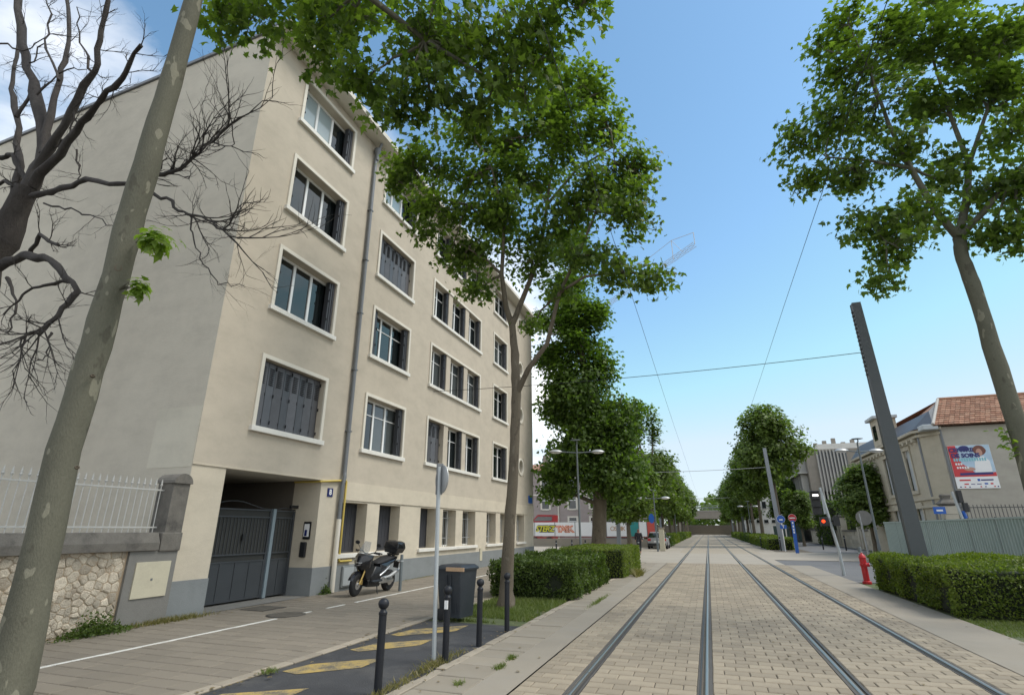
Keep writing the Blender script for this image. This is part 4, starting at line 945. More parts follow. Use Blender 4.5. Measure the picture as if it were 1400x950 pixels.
# --- dense columnar plane behind the hedges
Y3 = 35.0
tp = [at(819, 760, Y3), at(819, 740, Y3), at(820, 690, Y3), at(816, 620, Y3), at(806, 540, Y3), at(790, 460, Y3)]; tp[0] = (tp[0][0], Y3, -.05)
tr = [.55, .46, .42, .36, .26, .15]
e = Vector(tp[3]); L4 = [[e, P_(840, 590, Y3 - .5), P_(850, 540, Y3 - .8)], [Vector(tp[4]), P_(770, 520, Y3), P_(755, 470, Y3)], [Vector(tp[5]), P_(780, 420, Y3), P_(775, 380, Y3)], [Vector(tp[2]), P_(770, 670, Y3 - .8), P_(748, 672, Y3 - 1.2)], [Vector(tp[2]), P_(860, 640, Y3 - .5), P_(875, 610, Y3 - .5)]]
lobes4 = []
for (px, py, dY, rx, ry, rz, n) in [
    (775, 400, 0, 1.3, 1.4, 1.5, 50), (790, 470, 0, 1.7, 1.6, 1.7, 70), (750, 490, 0, .9, 1.2, .8, 26), (800, 540, -.3, 1.8, 1.8, 1.7, 80), (765, 560, -.2, 1.2, 1.4, 1.0, 40), (840, 590, -.5, 1.5, 1.6, 1.3, 60), (790, 620, -.8, 1.6, 1.6, 1.4, 64), (760, 645, -1, .9, 1.2, .5, 24), (850, 645, -.6, 1.3, 1.5, 1.1, 50),
    (765, 672, -1.3, 1.0, .9, .30, 18), (855, 672, -.4, .8, 1.0, .6, 20), (770, 520, -.3, 1.1, 1.3, 1.4, 50), (800, 580, -.7, 1.3, 1.3, 1.4, 50), (812, 650, -1.0, 1.0, 1.0, .9, 34), (782, 430, -.2, 1.3, 1.3, 1.4, 44), (840, 620, -.8, 1.0, 1.1, 1.0, 34), (815, 430, 0, .8, 1.2, 1.0, 30), (820, 500, 0, .9, 1.2, 1.0, 30), (745, 440, 0, .6, .9, .6, 14), (860, 560, 0, .7, .8, .6, 16), (780, 340, .2, 1.2, 1.3, 1.4, 40)]:
    lobes4.append(lob(px, py, Y3 + dY, rx, ry, rz, n))
make_tree('plane_tree', 'dense dark plane tree with thick trunk behind the clipped hedges', (tp[0][0], Y3, 0), tp, tr, [(l, .14, .05) for l in L4], [(a, b, c, d * 1.08, e * 1.08, f * 1.08, int(n * 2.5)) for a, b, c, d, e, f, n in lobes4], 20, .36, .23, 'leaf_dark', 'bark_brown', 6, thr=-.6, freq=1.3, shape=(LEAF5, LEAF5_F), twig=.34, up=.45)

# --- avenue trees: three kinds built once and copied
def avenue(seed, h0, hc, w, n):
    r = random.Random(seed); tp = [(0, 0, -.05), (0, 0, 1.2), (.05, .03, h0 * .6), (.0, .06, h0)]; tr = [.32, .24, .2, .17]
    lb = []; L = []
    for k in range(n):
        a = k * 2.4 + r.uniform(-.5, .5); f = (k + .5) / n; z = h0 + .1 * hc + hc * .8 * f; ww = w * math.sqrt(max(.05, 1 - (2 * f - .9) ** 2 * .8)) * r.uniform(.30, .68)
        lb.append((ww * math.cos(a), ww * math.sin(a), z, w * r.uniform(.36, .52), w * r.uniform(.36, .52), hc * r.uniform(.10, .17), 66))
        if k % 3 == 0: L.append(([Vector(tp[-1]), Vector((ww * .3 * math.cos(a), ww * .3 * math.sin(a), h0 + (z - h0) * .5)), Vector((ww * .8 * math.cos(a), ww * .8 * math.sin(a), z))], .1, .03))
    return tp, tr, L, lb
protos = []
for k, (h0, hc, w, n) in enumerate(((3.6, 8.4, 3.1, 18), (6.0, 7.6, 3.6, 18), (3.2, 7.6, 3.4, 18))):
    tp, tr, L, lb = avenue(20 + k, h0, hc, w, n)
    protos.append(make_tree('avenue_tree', 'tmp', (0, 0, 0), tp, tr, L, lb, 13, .30, .30, 'leaf_far', 'bark_brown', 30 + k, thr=-.2, freq=1.6, shape=(LEAF5, LEAF5_F), twig=.25, sides=10))
# the tree with the tall double top: a kind of its own
tp = [(0, 0, -.05), (0, 0, 2), (.1, 0, 4.5), (.1, 0, 6)]; tr = [.34, .27, .23, .2]
lb = [(-1.0, 0, 13.0, .85, .9, 1.5, 44), (.75, .2, 13.0, .85, .9, 1.6, 44), (-1.0, 0, 11.2, .6, .7, 1.0, 22), (.75, .2, 11.2, .55, .6, .9, 20)] + [(1.7 * math.cos(k * 2.4), 1.7 * math.sin(k * 2.4), 4.4 + k * .55, 1.6, 1.6, 1.2, 46) for k in range(10)]
twin = make_tree('avenue_tree', 'avenue plane tree with two tall leafy tops, left side', (0, 0, 0), tp, tr, [([Vector((.1, 0, 6)), Vector((-.5, 0, 9)), Vector((-1, 0, 12.5))], .14, .05), ([Vector((.1, 0, 6)), Vector((.5, 0, 9)), Vector((.75, .2, 12.5))], .14, .05)], lb, 14, .28, .28, 'leaf_far', 'bark_brown', 41, thr=-.5, freq=1.2, shape=(LEAF5, LEAF5_F), twig=.3, sides=10, group='avenue trees')
twin.location = (-5.4, 60, 0)
spots = [(-6.6, 50, 2, .92, 'left avenue tree right behind the thick dark plane tree'), (-6.1, 70, 0, .95, 'left avenue tree just beyond the double-topped one'), (-5.9, 81, 0, .98, 'left avenue tree, second beyond the double-topped one'), (-5.8, 93, 2, 1.05, 'left avenue tree, third beyond the double-topped one'), (-5.8, 106, 0, 1.0, 'left avenue tree, fourth beyond the double-topped one'), (-5.8, 120, 2, 1.0, 'left avenue tree, fifth beyond the double-topped one'), (-5.8, 136, 2, 1.1, 'left avenue tree, sixth beyond the double-topped one'), (-5.8, 154, 0, 1.0, 'left avenue tree, seventh beyond the double-topped one'), (-5.8, 174, 1, 1.0, 'last left avenue tree before the bridge'),
         (6.9, 63, 1, 1.06, 'nearest right avenue tree, its high crown behind the grey pole'), (6.3, 76, 1, .90, 'right avenue tree, second from the grey pole'), (6.2, 88, 1, .92, 'right avenue tree, third from the grey pole'), (6.2, 101, 0, .92, 'right avenue tree, fourth from the grey pole'), (6.2, 115, 0, .98, 'right avenue tree, fifth from the grey pole'), (6.2, 130, 2, 1.05, 'right avenue tree, sixth from the grey pole'), (6.2, 148, 1, 1.0, 'right avenue tree, seventh from the grey pole'), (6.2, 170, 0, 1.0, 'last right avenue tree before the bridge')]
used = set()
for (x, y, k, s, lab) in spots:
    rz = random.uniform(0, 6.28)
    if k not in used: o = protos[k]; used.add(k); o.location = (x, y, 0); o.rotation_euler = (0, 0, rz); o.scale = (s, s, s)
    else: o = copy_tree(protos[k], None, (x, y, 0), rz, (s, s, s))
    if y == 50: o.scale = (s, s, .70)
    tag(o, lab, 'tree', 'avenue trees')
for (x, y, k, s, lab) in [(-13.5, 84, 0, .95, 'leafy tree right of the pink house, behind the hoarding'), (-10.5, 76, 0, .9, 'dark leafy tree behind the far end of the hoarding'), (11.2, 47, 2, .58, 'broad green tree behind the stone wall and the street lamp'), (14.0, 50.5, 2, .55, 'green tree between the street lamp and the corner house'), (9.6, 68, 0, .50, 'slim bushy tree beside the concrete block'), (12.0, 96, 0, .8, 'tree in front of the white building')]:
    o = copy_tree(protos[k], None, (x, y, 0), random.uniform(0, 6.28), (s * 1.15, s * 1.15, s)); tag(o, lab, 'tree', 'trees behind the avenue')
# --- far wood beyond the bridge
r = np.random.default_rng(77); n = 16000
P = np.stack([r.uniform(-130, 130, n), r.uniform(250, 300, n), r.uniform(0, 1, n)], 1); top = 13 + 3.5 * np.sin(P[:, 0] * .21) + 2.2 * np.sin(P[:, 0] * .53 + 1); P[:, 2] = P[:, 2] ** .7 * top
o = leaves('far_wood', P, 2.0, M['leaf_far'], None, (LEAF5, LEAF5_F), seed=3); tag(o, 'distant green mass of trees beyond the bridge', 'wood', kind='stuff')

# --- dead tree in the garden
dt = thing('dead_tree', 'bare dark leafless tree behind the garden wall', 'tree', (-13.3, 6.3, .2))
dead_lines = []
def dl(pts, r0, r1, name='branch', Y=6.3, dY=0.0):
    P = []
    for i in range(len(pts) - 1):
        a, b = pts[i], pts[i + 1]
        for k in range(4): P.append((a[0] + (b[0] - a[0]) * k / 4, a[1] + (b[1] - a[1]) * k / 4))
    P.append(pts[-1]); n = len(P); rr = random.Random(int(pts[0][0] * 7 + pts[-1][1]))
    W = [Vector(at(p[0] + (rr.uniform(-3.5, 3.5) if 0 < i < n - 1 else 0), p[1] + (rr.uniform(-3.5, 3.5) if 0 < i < n - 1 else 0), Y + dY * i / (n - 1))) for i, p in enumerate(P)]
    R = [(r0 + (r1 - r0) * (i / (n - 1)) ** .8) * (.78 if name == 'branch' else .85) for i in range(n)]
    q = MB(); q.tube(W, [x * rr.uniform(.86, 1.2) for x in R], 12 if r0 > .05 else 6, wob=.16, seed=r0 * 100); q.build(name, M['wood_dead'], dt, smooth=True, angle=80)
    dead_lines.append((W, R)); return W
dl([(-115, 700), (-80, 560), (-45, 440), (0, 330), (38, 258)], .46, .25, 'trunk')
dl([(38, 262), (62, 205), (50, 130), (28, 60), (22, -30)], .21, .12, dY=.4)
dl([(48, 240), (85, 170), (128, 100), (140, 40), (148, 0)], .13, .06, dY=-.5)
dl([(58, 210), (80, 110), (95, 60), (90, -10)], .10, .06, dY=.6)
dl([(45, 255), (92, 195), (130, 145), (165, 108), (193, 62)], .13, .045, dY=-.8)
dl([(10, 300), (28, 230), (22, 160), (14, 110), (26, 40)], .13, .06, dY=.8)
dl([(44, 268), (75, 258), (120, 248), (175, 250), (212, 240), (248, 228), (280, 200), (318, 168)], .09, .022, dY=-.9)
dl([(200, 262), (235, 278), (258, 292), (290, 305), (325, 325)], .05, .014, dY=-.5)
dl([(0, 365), (40, 348), (75, 360), (104, 398), (82, 430), (55, 455), (30, 462)], .12, .03, dY=-.9)
dl([(40, 352), (58, 320), (80, 335)], .06, .04, dY=-.4)
dl([(-5, 215), (20, 215), (35, 245)], .08, .06); dl([(-5, 250), (15, 250), (32, 262)], .05, .05)
dl([(95, 385), (60, 390), (30, 400), (5, 430)], .05, .02, dY=-.4); dl([(70, 455), (66, 470), (62, 490), (36, 500)], .03, .008, dY=-.4)
dl([(105, 205), (110, 235), (106, 250)], .03, .012); dl([(96, 160), (110, 172)], .04, .02)
dl([(62, 205), (95, 190), (104, 150), (112, 128)], .04, .015, dY=-.3); dl([(22, 160), (45, 130), (38, 90), (60, 60)], .06, .02, dY=.3); dl([(80, 110), (62, 70), (70, 20), (60, -10)], .05, .02, dY=.4); dl([(128, 100), (110, 60), (105, 10)], .04, .015, dY=-.2)
dl([(50, 130), (90, 95), (130, 92)], .03, .012, dY=.3); dl([(0, 60), (30, 72), (70, 50), (110, 52)], .03, .01, dY=.4); dl([(60, 278), (100, 285), (130, 300), (158, 312)], .03, .009, dY=-.5); dl([(10, 380), (25, 420), (10, 455)], .05, .015, dY=-.3); dl([(212, 240), (225, 215), (232, 205)], .02, .006); dl([(258, 292), (268, 330), (276, 360), (300, 388), (335, 392)], .02, .007, dY=-.3)
tw = MB(); rr = random.Random(5)
def twigs(p, d, L, r, lev):
    pts = [p]; dd = Vector(d)
    for i in range(4):
        dd = (dd + Vector((rr.uniform(-1, 1), rr.uniform(-1, 1), rr.uniform(-.8, 1))) * .22).normalized(); pts.append(pts[-1] + dd * L / 4)
    tw.tube(pts, [r * (1 - .17 * i) for i in range(5)], 4, caps=False)
    if lev > 0:
        for i in (1, 2, 3, 4):
            if rr.random() < .85: twigs(pts[i], (dd + Vector((rr.uniform(-1, 1), rr.uniform(-1, 1), rr.uniform(-.7, .9))) * .75).normalized(), L * rr.uniform(.45, .7), r * .55, lev - 1)
for li, (W, R) in enumerate(dead_lines):
    n = len(W)
    for i in range(n // 2 if li else n, n):
        t_ = (W[i] - W[i - 1]).normalized()
        if rr.random() < .8: twigs(W[i], (t_ * .5 + Vector((rr.uniform(-1, 1), rr.uniform(-1, 1), rr.uniform(-.6, .9)))).normalized(), rr.uniform(.25, .75), min(.014, R[i] * .5), 2)
for li, k in ((6, 6), (7, 5), (8, 3)):      # the fans of fine shoots at the branch ends
    W, R = dead_lines[li]; n = len(W)
    for i in range(n - (13 if li == 6 else 9), n):
        t_ = (W[i] - W[i - 1]).normalized()
        twigs(W[i], (t_ * 1.1 + Vector((rr.uniform(0, 1.1), rr.uniform(-.7, .7), rr.uniform(-.9, .5))) * .8).normalized(), rr.uniform(.6, 1.15), .017, 2)
o = tw.build('twigs', M['wood_dead'], dt, fixn=False); o['kind'] = 'stuff'

# ================================================================== HEDGES, GRASS
def hedge(name, label, x0, x1, y0, y1, h, n, m, seed, size=.055, lump=.07, group='clipped hedges'):
    t = thing(name, label, 'hedge', ((x0 + x1) / 2, (y0 + y1) / 2, 0), group); r = np.random.default_rng(seed)
    wx, wy = x1 - x0, y1 - y0; A = np.array([wy * h, wy * h, wx * h, wx * h, wx * wy]); A = A / A.sum(); f = r.choice(5, n, p=A)
    u, v = r.uniform(0, 1, n), r.uniform(0, 1, n); P = np.zeros((n, 3))
    for k in range(5):
        s = f == k
        if k < 2: P[s] = np.stack([np.full(s.sum(), (x0, x1)[k]), y0 + wy * u[s], h * v[s]], 1)
        elif k < 4: P[s] = np.stack([x0 + wx * u[s], np.full(s.sum(), (y0, y1)[k - 2]), h * v[s]], 1)
        else: P[s] = np.stack([x0 + wx * u[s], y0 + wy * v[s], np.full(s.sum(), h)], 1)
    c = np.array([(x0 + x1) / 2, (y0 + y1) / 2, h * .5])
    nrm = np.zeros((n, 3)); nrm[f == 0, 0] = -1; nrm[f == 1, 0] = 1; nrm[f == 2, 1] = -1; nrm[f == 3, 1] = 1; nrm[f == 4, 2] = 1
    # rounded edges, lumps, depth scatter
    q = (P - c) / np.array([wx / 2, wy / 2, h / 2]); e = np.sort(np.abs(q), 1)[:, 1]; P -= (q * np.array([1, 1, 1])) * (np.clip(e - .8, 0, 1) * .45)[:, None] * np.minimum(1, np.array([.35, .35, .35]))
    P += nrm * (wavy(P, 3.1, seed) * lump + wavy(P, 9.0, seed + 2) * lump * .4 + r.normal(size=n) * .02 - .03 - r.exponential(.02, n))[:, None]
    P[:, 2] = np.maximum(P[:, 2], .02)
    leaves('foliage', P, size, M[m], t, (OVAL, OVAL_F), up=.3, droop=-.2, out_from=c, seed=seed)
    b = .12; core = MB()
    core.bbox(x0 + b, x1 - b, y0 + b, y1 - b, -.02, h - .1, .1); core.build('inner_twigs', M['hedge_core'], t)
    return t
hedge('hedge', 'loose dark green hedge on the left behind the plane tree and bollards', -5.75, -3.35, 14.5, 19.4, .93, 46000, 'hedge_leaf', 1, .062, .19)
hedge('hedge', 'neat bright green hedge block on the left, second from the camera', -5.6, -3.05, 21.4, 26.6, 1.05, 26000, 'hedge_bright', 2, .055, .04)
hedge('hedge', 'big clipped hedge on the right below the leaning dark pole', 4.62, 8.6, 14.35, 20.6, .98, 60000, 'hedge_bright', 3, .055, .12)
hedge('hedge', 'first hedge block right of the far track beside the pale pole', 4.75, 6.9, 54.5, 62.0, 1.0, 7000, 'hedge_bright', 4, .12, .05)
k = 5
for (x0, x1, y0, y1, lab) in [(4.9, 6.8, 64, 78, 'second hedge block right of the far track'), (4.9, 6.8, 81, 100, 'third hedge block right of the far track'), (4.9, 6.8, 104, 140, 'farthest hedge block right of the far track'), (-6.4, -3.9, 59.5, 68, 'hedge block left of the far track beside the silver car'), (-6.2, -4.0, 71, 84, 'second hedge block beyond the silver car'), (-6.2, -4.0, 88, 104, 'third hedge block beyond the silver car'), (-6.2, -4.0, 108, 140, 'farthest hedge block left of the far track')]:
    hedge('hedge', lab, x0, x1, y0, y1, 1.05, 4500, 'hedge_bright' if k % 2 else 'hedge_leaf', k, .2, .05); k += 1
def blades(name, P, h, m, parent, seed, lean=.5):
    r = np.random.default_rng(seed); n = len(P); a = r.uniform(0, 6.28, n); hh = h * r.uniform(.4, 1.2, n); w = .006 + .1 * 0
    d = np.stack([np.cos(a), np.sin(a), np.zeros(n)], 1); tip = P + np.stack([r.normal(size=n) * lean * hh, r.normal(size=n) * lean * hh, hh], 1)
    V = np.stack([P - d * (hh * .07 + .003)[:, None], P + d * (hh * .07 + .003)[:, None], tip], 1).reshape(-1, 3)
    return arr_mesh(name, V, np.arange(3 * n).reshape(-1, 3), m, parent)
r = np.random.default_rng(5); n = 26000
P = np.stack([r.uniform(-5.5, -3.57, n), 10.75 + r.uniform(0, 1, n) ** 1.2 * 9.5, np.full(n, -.02)], 1); P = P[wavy(P, 2.6, 1) > -.55 + .5 * (P[:, 1] < 11.3)]
tag(blades('grass', P, .085, M['grass'], None, 1), 'short patchy green grass around the plane tree', 'grass', kind='stuff')
P = np.stack([r.uniform(4.62, 8.5, 9000), r.uniform(12.4, 14.5, 9000), np.full(9000, -.03)], 1)
tag(blades('grass', P, .06, M['grass'], None, 2), 'short grass in front of the right hedge', 'grass', kind='stuff')
# weeds in the joints
def weed(label, x, y, n, s, h, m, seed, flat=False, leafy=False):
    r = np.random.default_rng(seed); P = np.stack([x + r.normal(size=n) * s[0], y + r.normal(size=n) * s[1], np.abs(r.normal(size=n)) * (h * .4 if leafy else 0)], 1)
    if leafy:
        P[:, 2] = np.abs(r.normal(size=n)) * h * .5 * np.exp(-((P[:, 0] - x) / (s[0] * 2)) ** 2 - ((P[:, 1] - y) / (s[1] * 1.6)) ** 2) + .01
        o = leaves('weeds', P, .05, M[m], None, (OVAL, OVAL_F), up=.3, droop=-.3, seed=seed)
    else: o = blades('weeds', P, h, M[m], None, seed, .8)
    return tag(o, label, 'weeds', kind='stuff')
weed('low green shrub at the foot of the rubble garden wall', -10.12, 7.25, 1500, (.10, .27), .30, 'hedge_leaf', 1, leafy=True)
weed('dry weeds along the foot of the building corner', -10.2, 8.75, 700, (.07, .45), .10, 'dry_grass', 2)
weed('tuft of weeds at the foot of the gate pier', -10.3, 13.6, 300, (.04, .10), .30, 'hedge_leaf', 3, leafy=True)
weed('weeds around the foot of the grey sign post', -3.66, 7.35, 500, (.06, .35), .07, 'dry_grass', 4)
weed('weeds along the kerb beside the nearest bollard', -3.6, 6.0, 400, (.05, .5), .06, 'dry_grass', 5)
weed('weeds in the slab joint near the second bollard', -2.78, 7.45, 160, (.03, .07), .05, 'grass', 6)
weed('weeds in the slab joint beyond the third bollard', -2.8, 8.0, 160, (.03, .07), .05, 'grass', 7)
weed('small weed in the slab joint nearest the camera', -2.95, 6.55, 90, (.02, .04), .05, 'grass', 8)
weed('weeds along the strip beside the loose hedge', -2.8, 14.6, 400, (.03, .6), .06, 'grass', 9)
weed('dry tuft on the strip beside the bright hedge', -2.75, 22.8, 260, (.06, .3), .28, 'dry_grass', 10)
weed('small green tuft on the asphalt beside the yellow bar', -5.45, 6.25, 120, (.04, .07), .06, 'grass', 11)
weed('leafy shoots growing before the facade behind the hedge', -7.2, 20.6, 260, (.3, .3), .9, 'hedge_leaf', 12, leafy=True)
weed('weeds along the foot of the facade under the windows', -10.32, 19.5, 420, (.03, 2.2), .05, 'dry_grass', 13)

# ================================================================== STREET FURNITURE
def bollard_at(loc, label, proto=[None], sticker=False):
    if proto[0] is None:
        t = thing('bollard', label, 'bollard', (0, 0, 0), 'ball-topped bollards along the lay-by')
        MB().lathe([(.045, -.05), (.045, .80), (.050, .805), (.050, .83), (.038, .84), (.03, .865)], n=16).build('post', M['black_iron'], t, smooth=True)
        MB().lathe([(.062 * math.sin(math.pi * k / 10) + .001, 0.918 - .062 * math.cos(math.pi * k / 10)) for k in range(11)], n=16).build('ball', M['black_iron'], t, smooth=True)
        proto[0] = t; o = t; o.location = loc
    else: o = copy_tree(proto[0], None, loc)
    tag(o, label); ORG[o] = tuple(loc); o.rotation_euler = (random.uniform(-.012, .012), random.uniform(-.012, .012), 0)
    return o
bollard_at((-3.66, 5.93, -.02), 'black ball-topped bollard nearest the camera')
b2 = bollard_at((-3.60, 7.5, -.02), 'black ball-topped bollard with a white sticker beside the grey post')
q = B(-3.60 - .02, -3.60 + .03, 7.5 - .056, 7.5 - .04, .66, .77).build('sticker', M['white'], b2)
bollard_at((-3.60, 8.7, -.02), 'black ball-topped bollard right of the bin')
bollard_at((-3.60, 10.0, -.02), 'black ball-topped bollard farthest from the camera, before the plane tree')
def post(loc, h, r, label, m='black_iron', group='plain street posts'):
    t = thing('post', label, 'bollard', loc, group); x, y, z = loc
    MB().lathe([(r, z - .05), (r, z + h - .02), (r * .8, z + h)], (x, y, 0), 12).build('shaft', M[m], t, smooth=True); MB().lathe([(r * 1.15, z + h * .80), (r * 1.15, z + h * .84)], (x, y, 0), 12).build('ring', M['light_steel'], t); return t
post((-8.75, 15.0, 0), 1.0, .045, 'plain dark post beside the parked scooter', 'lamp_post')
post((-7.6, 36, 0), 1.05, .05, 'dark post behind the loose hedge, left of the street lamp')
post((-8.6, 36.5, 0), 1.05, .05, 'dark post behind the loose hedge, second left of the lamp'); post((-9.8, 37, 0), 1.0, .05, 'pale-ringed post behind the loose hedge, farthest left')
post((-4.35, 37, 0), 1.1, .05, 'dark post at the corner right of the bright hedge'); post((5.1, 23.6, 0), 1.1, .06, 'grey post beside the red hydrant', 'lamp_post')
post((9.6, 57.5, 0), 1.1, .06, 'dark post by the stone wall, left of the lamp'); post((11.0, 55.5, 0), 1.2, .06, 'dark post by the stone wall, right one')
post((5.6, 52.5, 0), 1.1, .05, 'dark post before the first far hedge on the right'); post((4.7, 60, 0), 1.1, .05, 'dark post at the path edge beside the far right hedges'); post((-3.95, 53, 0), 1.1, .05, 'dark post beside the silver car')
# sign post seen from behind
sp = thing('sign_post', 'grey post with the back of a round traffic sign', 'traffic sign', (-3.74, 7.44, 0))
MB().cyl((-3.74, 7.44, -.05), (-3.79, 7.44, 2.62), .03, n=14).build('post', M['light_steel'], sp, smooth=True)
MB().lathe([(.10, -.02), (.05, .03)], (-3.74, 7.44, 0), 10).build('foot', M['rail_side'], sp)
nrm = Vector((.60, .80, 0)).normalized(); Rq = nrm.to_track_quat('Z', 'Y').to_matrix()
d = MB().lathe([(.205, -.004), (.213, .0), (.213, .012), (.205, .016)], Vector((-3.79, 7.44, 2.44)) + nrm * .05, 32, Rq).build('sign_disc', M['steel'], sp, smooth=True)
for z in (2.33, 2.55): MB().obox(Vector((-3.785, 7.44, z)) + nrm * .01, (.10, .24, .03), Rq @ Matrix.Rotation(math.pi / 2, 3, 'Y')).build('clamp', M['zinc'], sp)
# wheelie bin
bn = thing('wheelie_bin', 'dark grey wheeled rubbish bin standing at the end of the lay-by', 'bin', (-5.02, 10.75, 0))
def loft(mb, secs):      # sections: list of (z, [(x,y)...])
    n = len(secs[0][1]); vs = [(x, y, z) for z, poly in secs for x, y in poly]; fs = []
    for i in range(len(secs) - 1):
        for k in range(n): a, b = i * n + k, i * n + (k + 1) % n; fs.append((a, b, b + n, a + n))
    fs.append(tuple(range(n))[::-1]); fs.append(tuple(range((len(secs) - 1) * n, len(secs) * n))); mb.add(vs, fs)
ang = rad(-8)
def rr_rect(cx, cy, hx, hy, r_=.05):
    out = []
    for sx, sy, a0 in ((1, 1, 0), (-1, 1, 90), (-1, -1, 180), (1, -1, 270)):
        for k in range(4):
            a = rad(a0 + k * 30); x, y = sx * (hx - r_) + r_ * math.cos(a), sy * (hy - r_) + r_ * math.sin(a); out.append((cx + x * math.cos(ang) - y * math.sin(ang), cy + x * math.sin(ang) + y * math.cos(ang)))
    return out
BX, BY = -5.0, 10.85
q = MB(); loft(q, [(.06, rr_rect(BX, BY + .02, .245, .25, .03)), (.5, rr_rect(BX, BY, .265, .29, .03)), (.93, rr_rect(BX, BY, .285, .33, .03))]); q.build('body', M['bin'], bn, smooth=True, angle=30)
q = MB(); loft(q, [(.93, rr_rect(BX, BY, .31, .355, .03)), (.965, rr_rect(BX, BY, .315, .36, .03)), (.99, rr_rect(BX, BY, .30, .34, .03)), (1.03, rr_rect(BX, BY + .03, .25, .27, .03))]); q.build('lid', M['bin'], bn, smooth=True, angle=30)
q = MB(); q.obox((BX - .335, BY - .0, .965), (.07, .5, .05), Matrix.Rotation(ang, 3, 'Z')); q.build('handle', M['bin'], bn)
q = MB(); q.obox((BX + .12, BY - .375, .955), (.42, .03, .07), Matrix.Rotation(ang, 3, 'Z')); q.build('lid_tape', M['tan_tape'], bn)
for y in (-.24, .24): MB().lathe([(.10, -.03), (.115, -.02), (.115, .02), (.10, .03)], (BX - .22, BY + y * 1.02, .115), 18, Matrix.Rotation(math.pi / 2, 3, 'X')).build('wheel', M['rubber'], bn, smooth=True)
for i in range(3): q = MB(); q.obox((BX - .08 + i * .1, BY - .318 + .02 * (i == 2), .5), (.02, .02, .7), Matrix.Rotation(ang, 3, 'Z') @ Matrix.Rotation(.06, 3, 'X')); q.build('rib', M['bin'], bn)

# ================================================================== SCOOTER (leaning on its side stand, facing the camera)
sct = thing('scooter', 'black maxi scooter with top case parked by the facade', 'scooter', (-9.2, 14.05, 0))
Ms = Matrix.Translation((-9.22, 13.42, 0)) @ Matrix.Rotation(rad(-1), 4, 'Z') @ Matrix.Rotation(rad(7), 4, 'Y')
# local frame: x across (+x = street side), y backwards from the front axle, z up
def S(name, mb, m, smooth=True, parent=None, angle=45):
    mb.v = [tuple(Ms @ Vector(v)) for v in mb.v]; return mb.build(name, M[m], parent or sct, smooth=smooth, angle=angle)
RX = Matrix.Rotation(math.pi / 2, 3, 'Y')
def wheel(y, r, w, steer=0.0):
    Rw = Matrix.Rotation(steer, 3, 'Z') @ RX
    prof = [(r - .10, -w * .42), (r - .05, -w * .5), (r - .015, -w * .34), (r, -w * .12), (r, w * .12), (r - .015, w * .34), (r - .05, w * .5), (r - .10, w * .42)]
    ty = S('wheel', MB().lathe(prof, (0, y, r), 30, Rw), 'rubber')
    q = MB(); n = 30
    for k in range(5):
        a = 2 * math.pi * k / 5; v = Rw @ Vector((math.cos(a), math.sin(a), 0)); q.tube([Vector((0, y, r)) + v * .03, Vector((0, y, r)) + v * (r - .085)], [.022, .014], 6)
    S('rim', q, 'black_plastic', parent=ty); S('brake_disc', MB().lathe([(.13, -.004), (.13, .004)], Vector((0, y, r)) + Rw @ Vector((0, 0, w * .42)), 24, Rw), 'silver', parent=ty)
    S('hub', MB().lathe([(.05, -.08), (.05, .08)], (0, y, r), 12, Rw), 'silver', parent=ty)
wheel(0, .305, .125, rad(6)); wheel(1.56, .295, .155)
for s in (-1, 1):
    S('fork_leg', MB().tube([(s * .095, .0, .32), (s * .095, .13, .60), (s * .095, .20, .78)], [.03, .027, .024], 10), 'gold')
    S('brake_caliper', MB().bbox(s * .085 - .02, s * .085 + .02, .05, .13, .30, .42, .008), 'gold')
q = MB()
for k in range(9):      # front mudguard arc
    a0, a1 = rad(20 + k * 15), rad(35 + k * 15)
    for x0, x1, d0, d1 in ((-.08, 0, .325, .345), (0, .08, .345, .325)):
        q.quad((x0, -math.cos(a0) * d0, .305 + math.sin(a0) * d0), (x1, -math.cos(a0) * d1, .305 + math.sin(a0) * d1), (x1, -math.cos(a1) * d1, .305 + math.sin(a1) * d1), (x0, -math.cos(a1) * d0, .305 + math.sin(a1) * d0))
S('mudguard', q, 'gloss_black')
def hull(pts, mirror=True):
    bm = bmesh.new(); P = pts + ([(-x, y, z) for x, y, z in pts] if mirror else [])
    for p in P: bm.verts.new(p)
    bmesh.ops.convex_hull(bm, input=bm.verts[:]); 
    for v in [v for v in bm.verts if not v.link_faces]: bm.verts.remove(v)
    bmesh.ops.bevel(bm, geom=bm.edges[:], offset=.012, segments=1, affect='EDGES'); mb = MB(); mb.addbm(bm); return mb
S('front_fairing', hull([(.04, -.12, .82), (.24, .06, .82), (.27, .10, .97), (.15, .02, 1.09), (.05, -.06, 1.03), (.23, .28, 1.06), (.20, .24, .70), (.06, .0, .66)]), 'gloss_black', angle=25)
S('beak', hull([(.05, -.20, .80), (.10, -.05, .84), (.02, -.22, .77), (.09, .0, .76)]), 'black_plastic', angle=25)
hl = S('headlight', hull([(.04, -.125, .865), (.17, .02, .905), (.15, .0, .865), (.05, -.13, .84)]), 'silver', angle=25)
S('windscreen', MB().add([(-.12, .03, 1.06), (.12, .03, 1.06), (.16, .10, 1.18), (.10, .20, 1.40), (-.10, .20, 1.40), (-.16, .10, 1.18), (-.12, .045, 1.06), (.12, .045, 1.06), (.16, .115, 1.18), (.10, .215, 1.40), (-.10, .215, 1.40), (-.16, .115, 1.18)], [(0, 1, 2, 3, 4, 5), (11, 10, 9, 8, 7, 6)] + [(i, (i + 1) % 6, (i + 1) % 6 + 6, i + 6) for i in range(6)]), 'screen', False)
S('leg_shield', hull([(.22, .20, .95), (.24, .30, .70), (.19, .34, .40), (.17, .18, .45), (.14, .12, .72), (.20, .36, .88)]), 'black_plastic', angle=25)
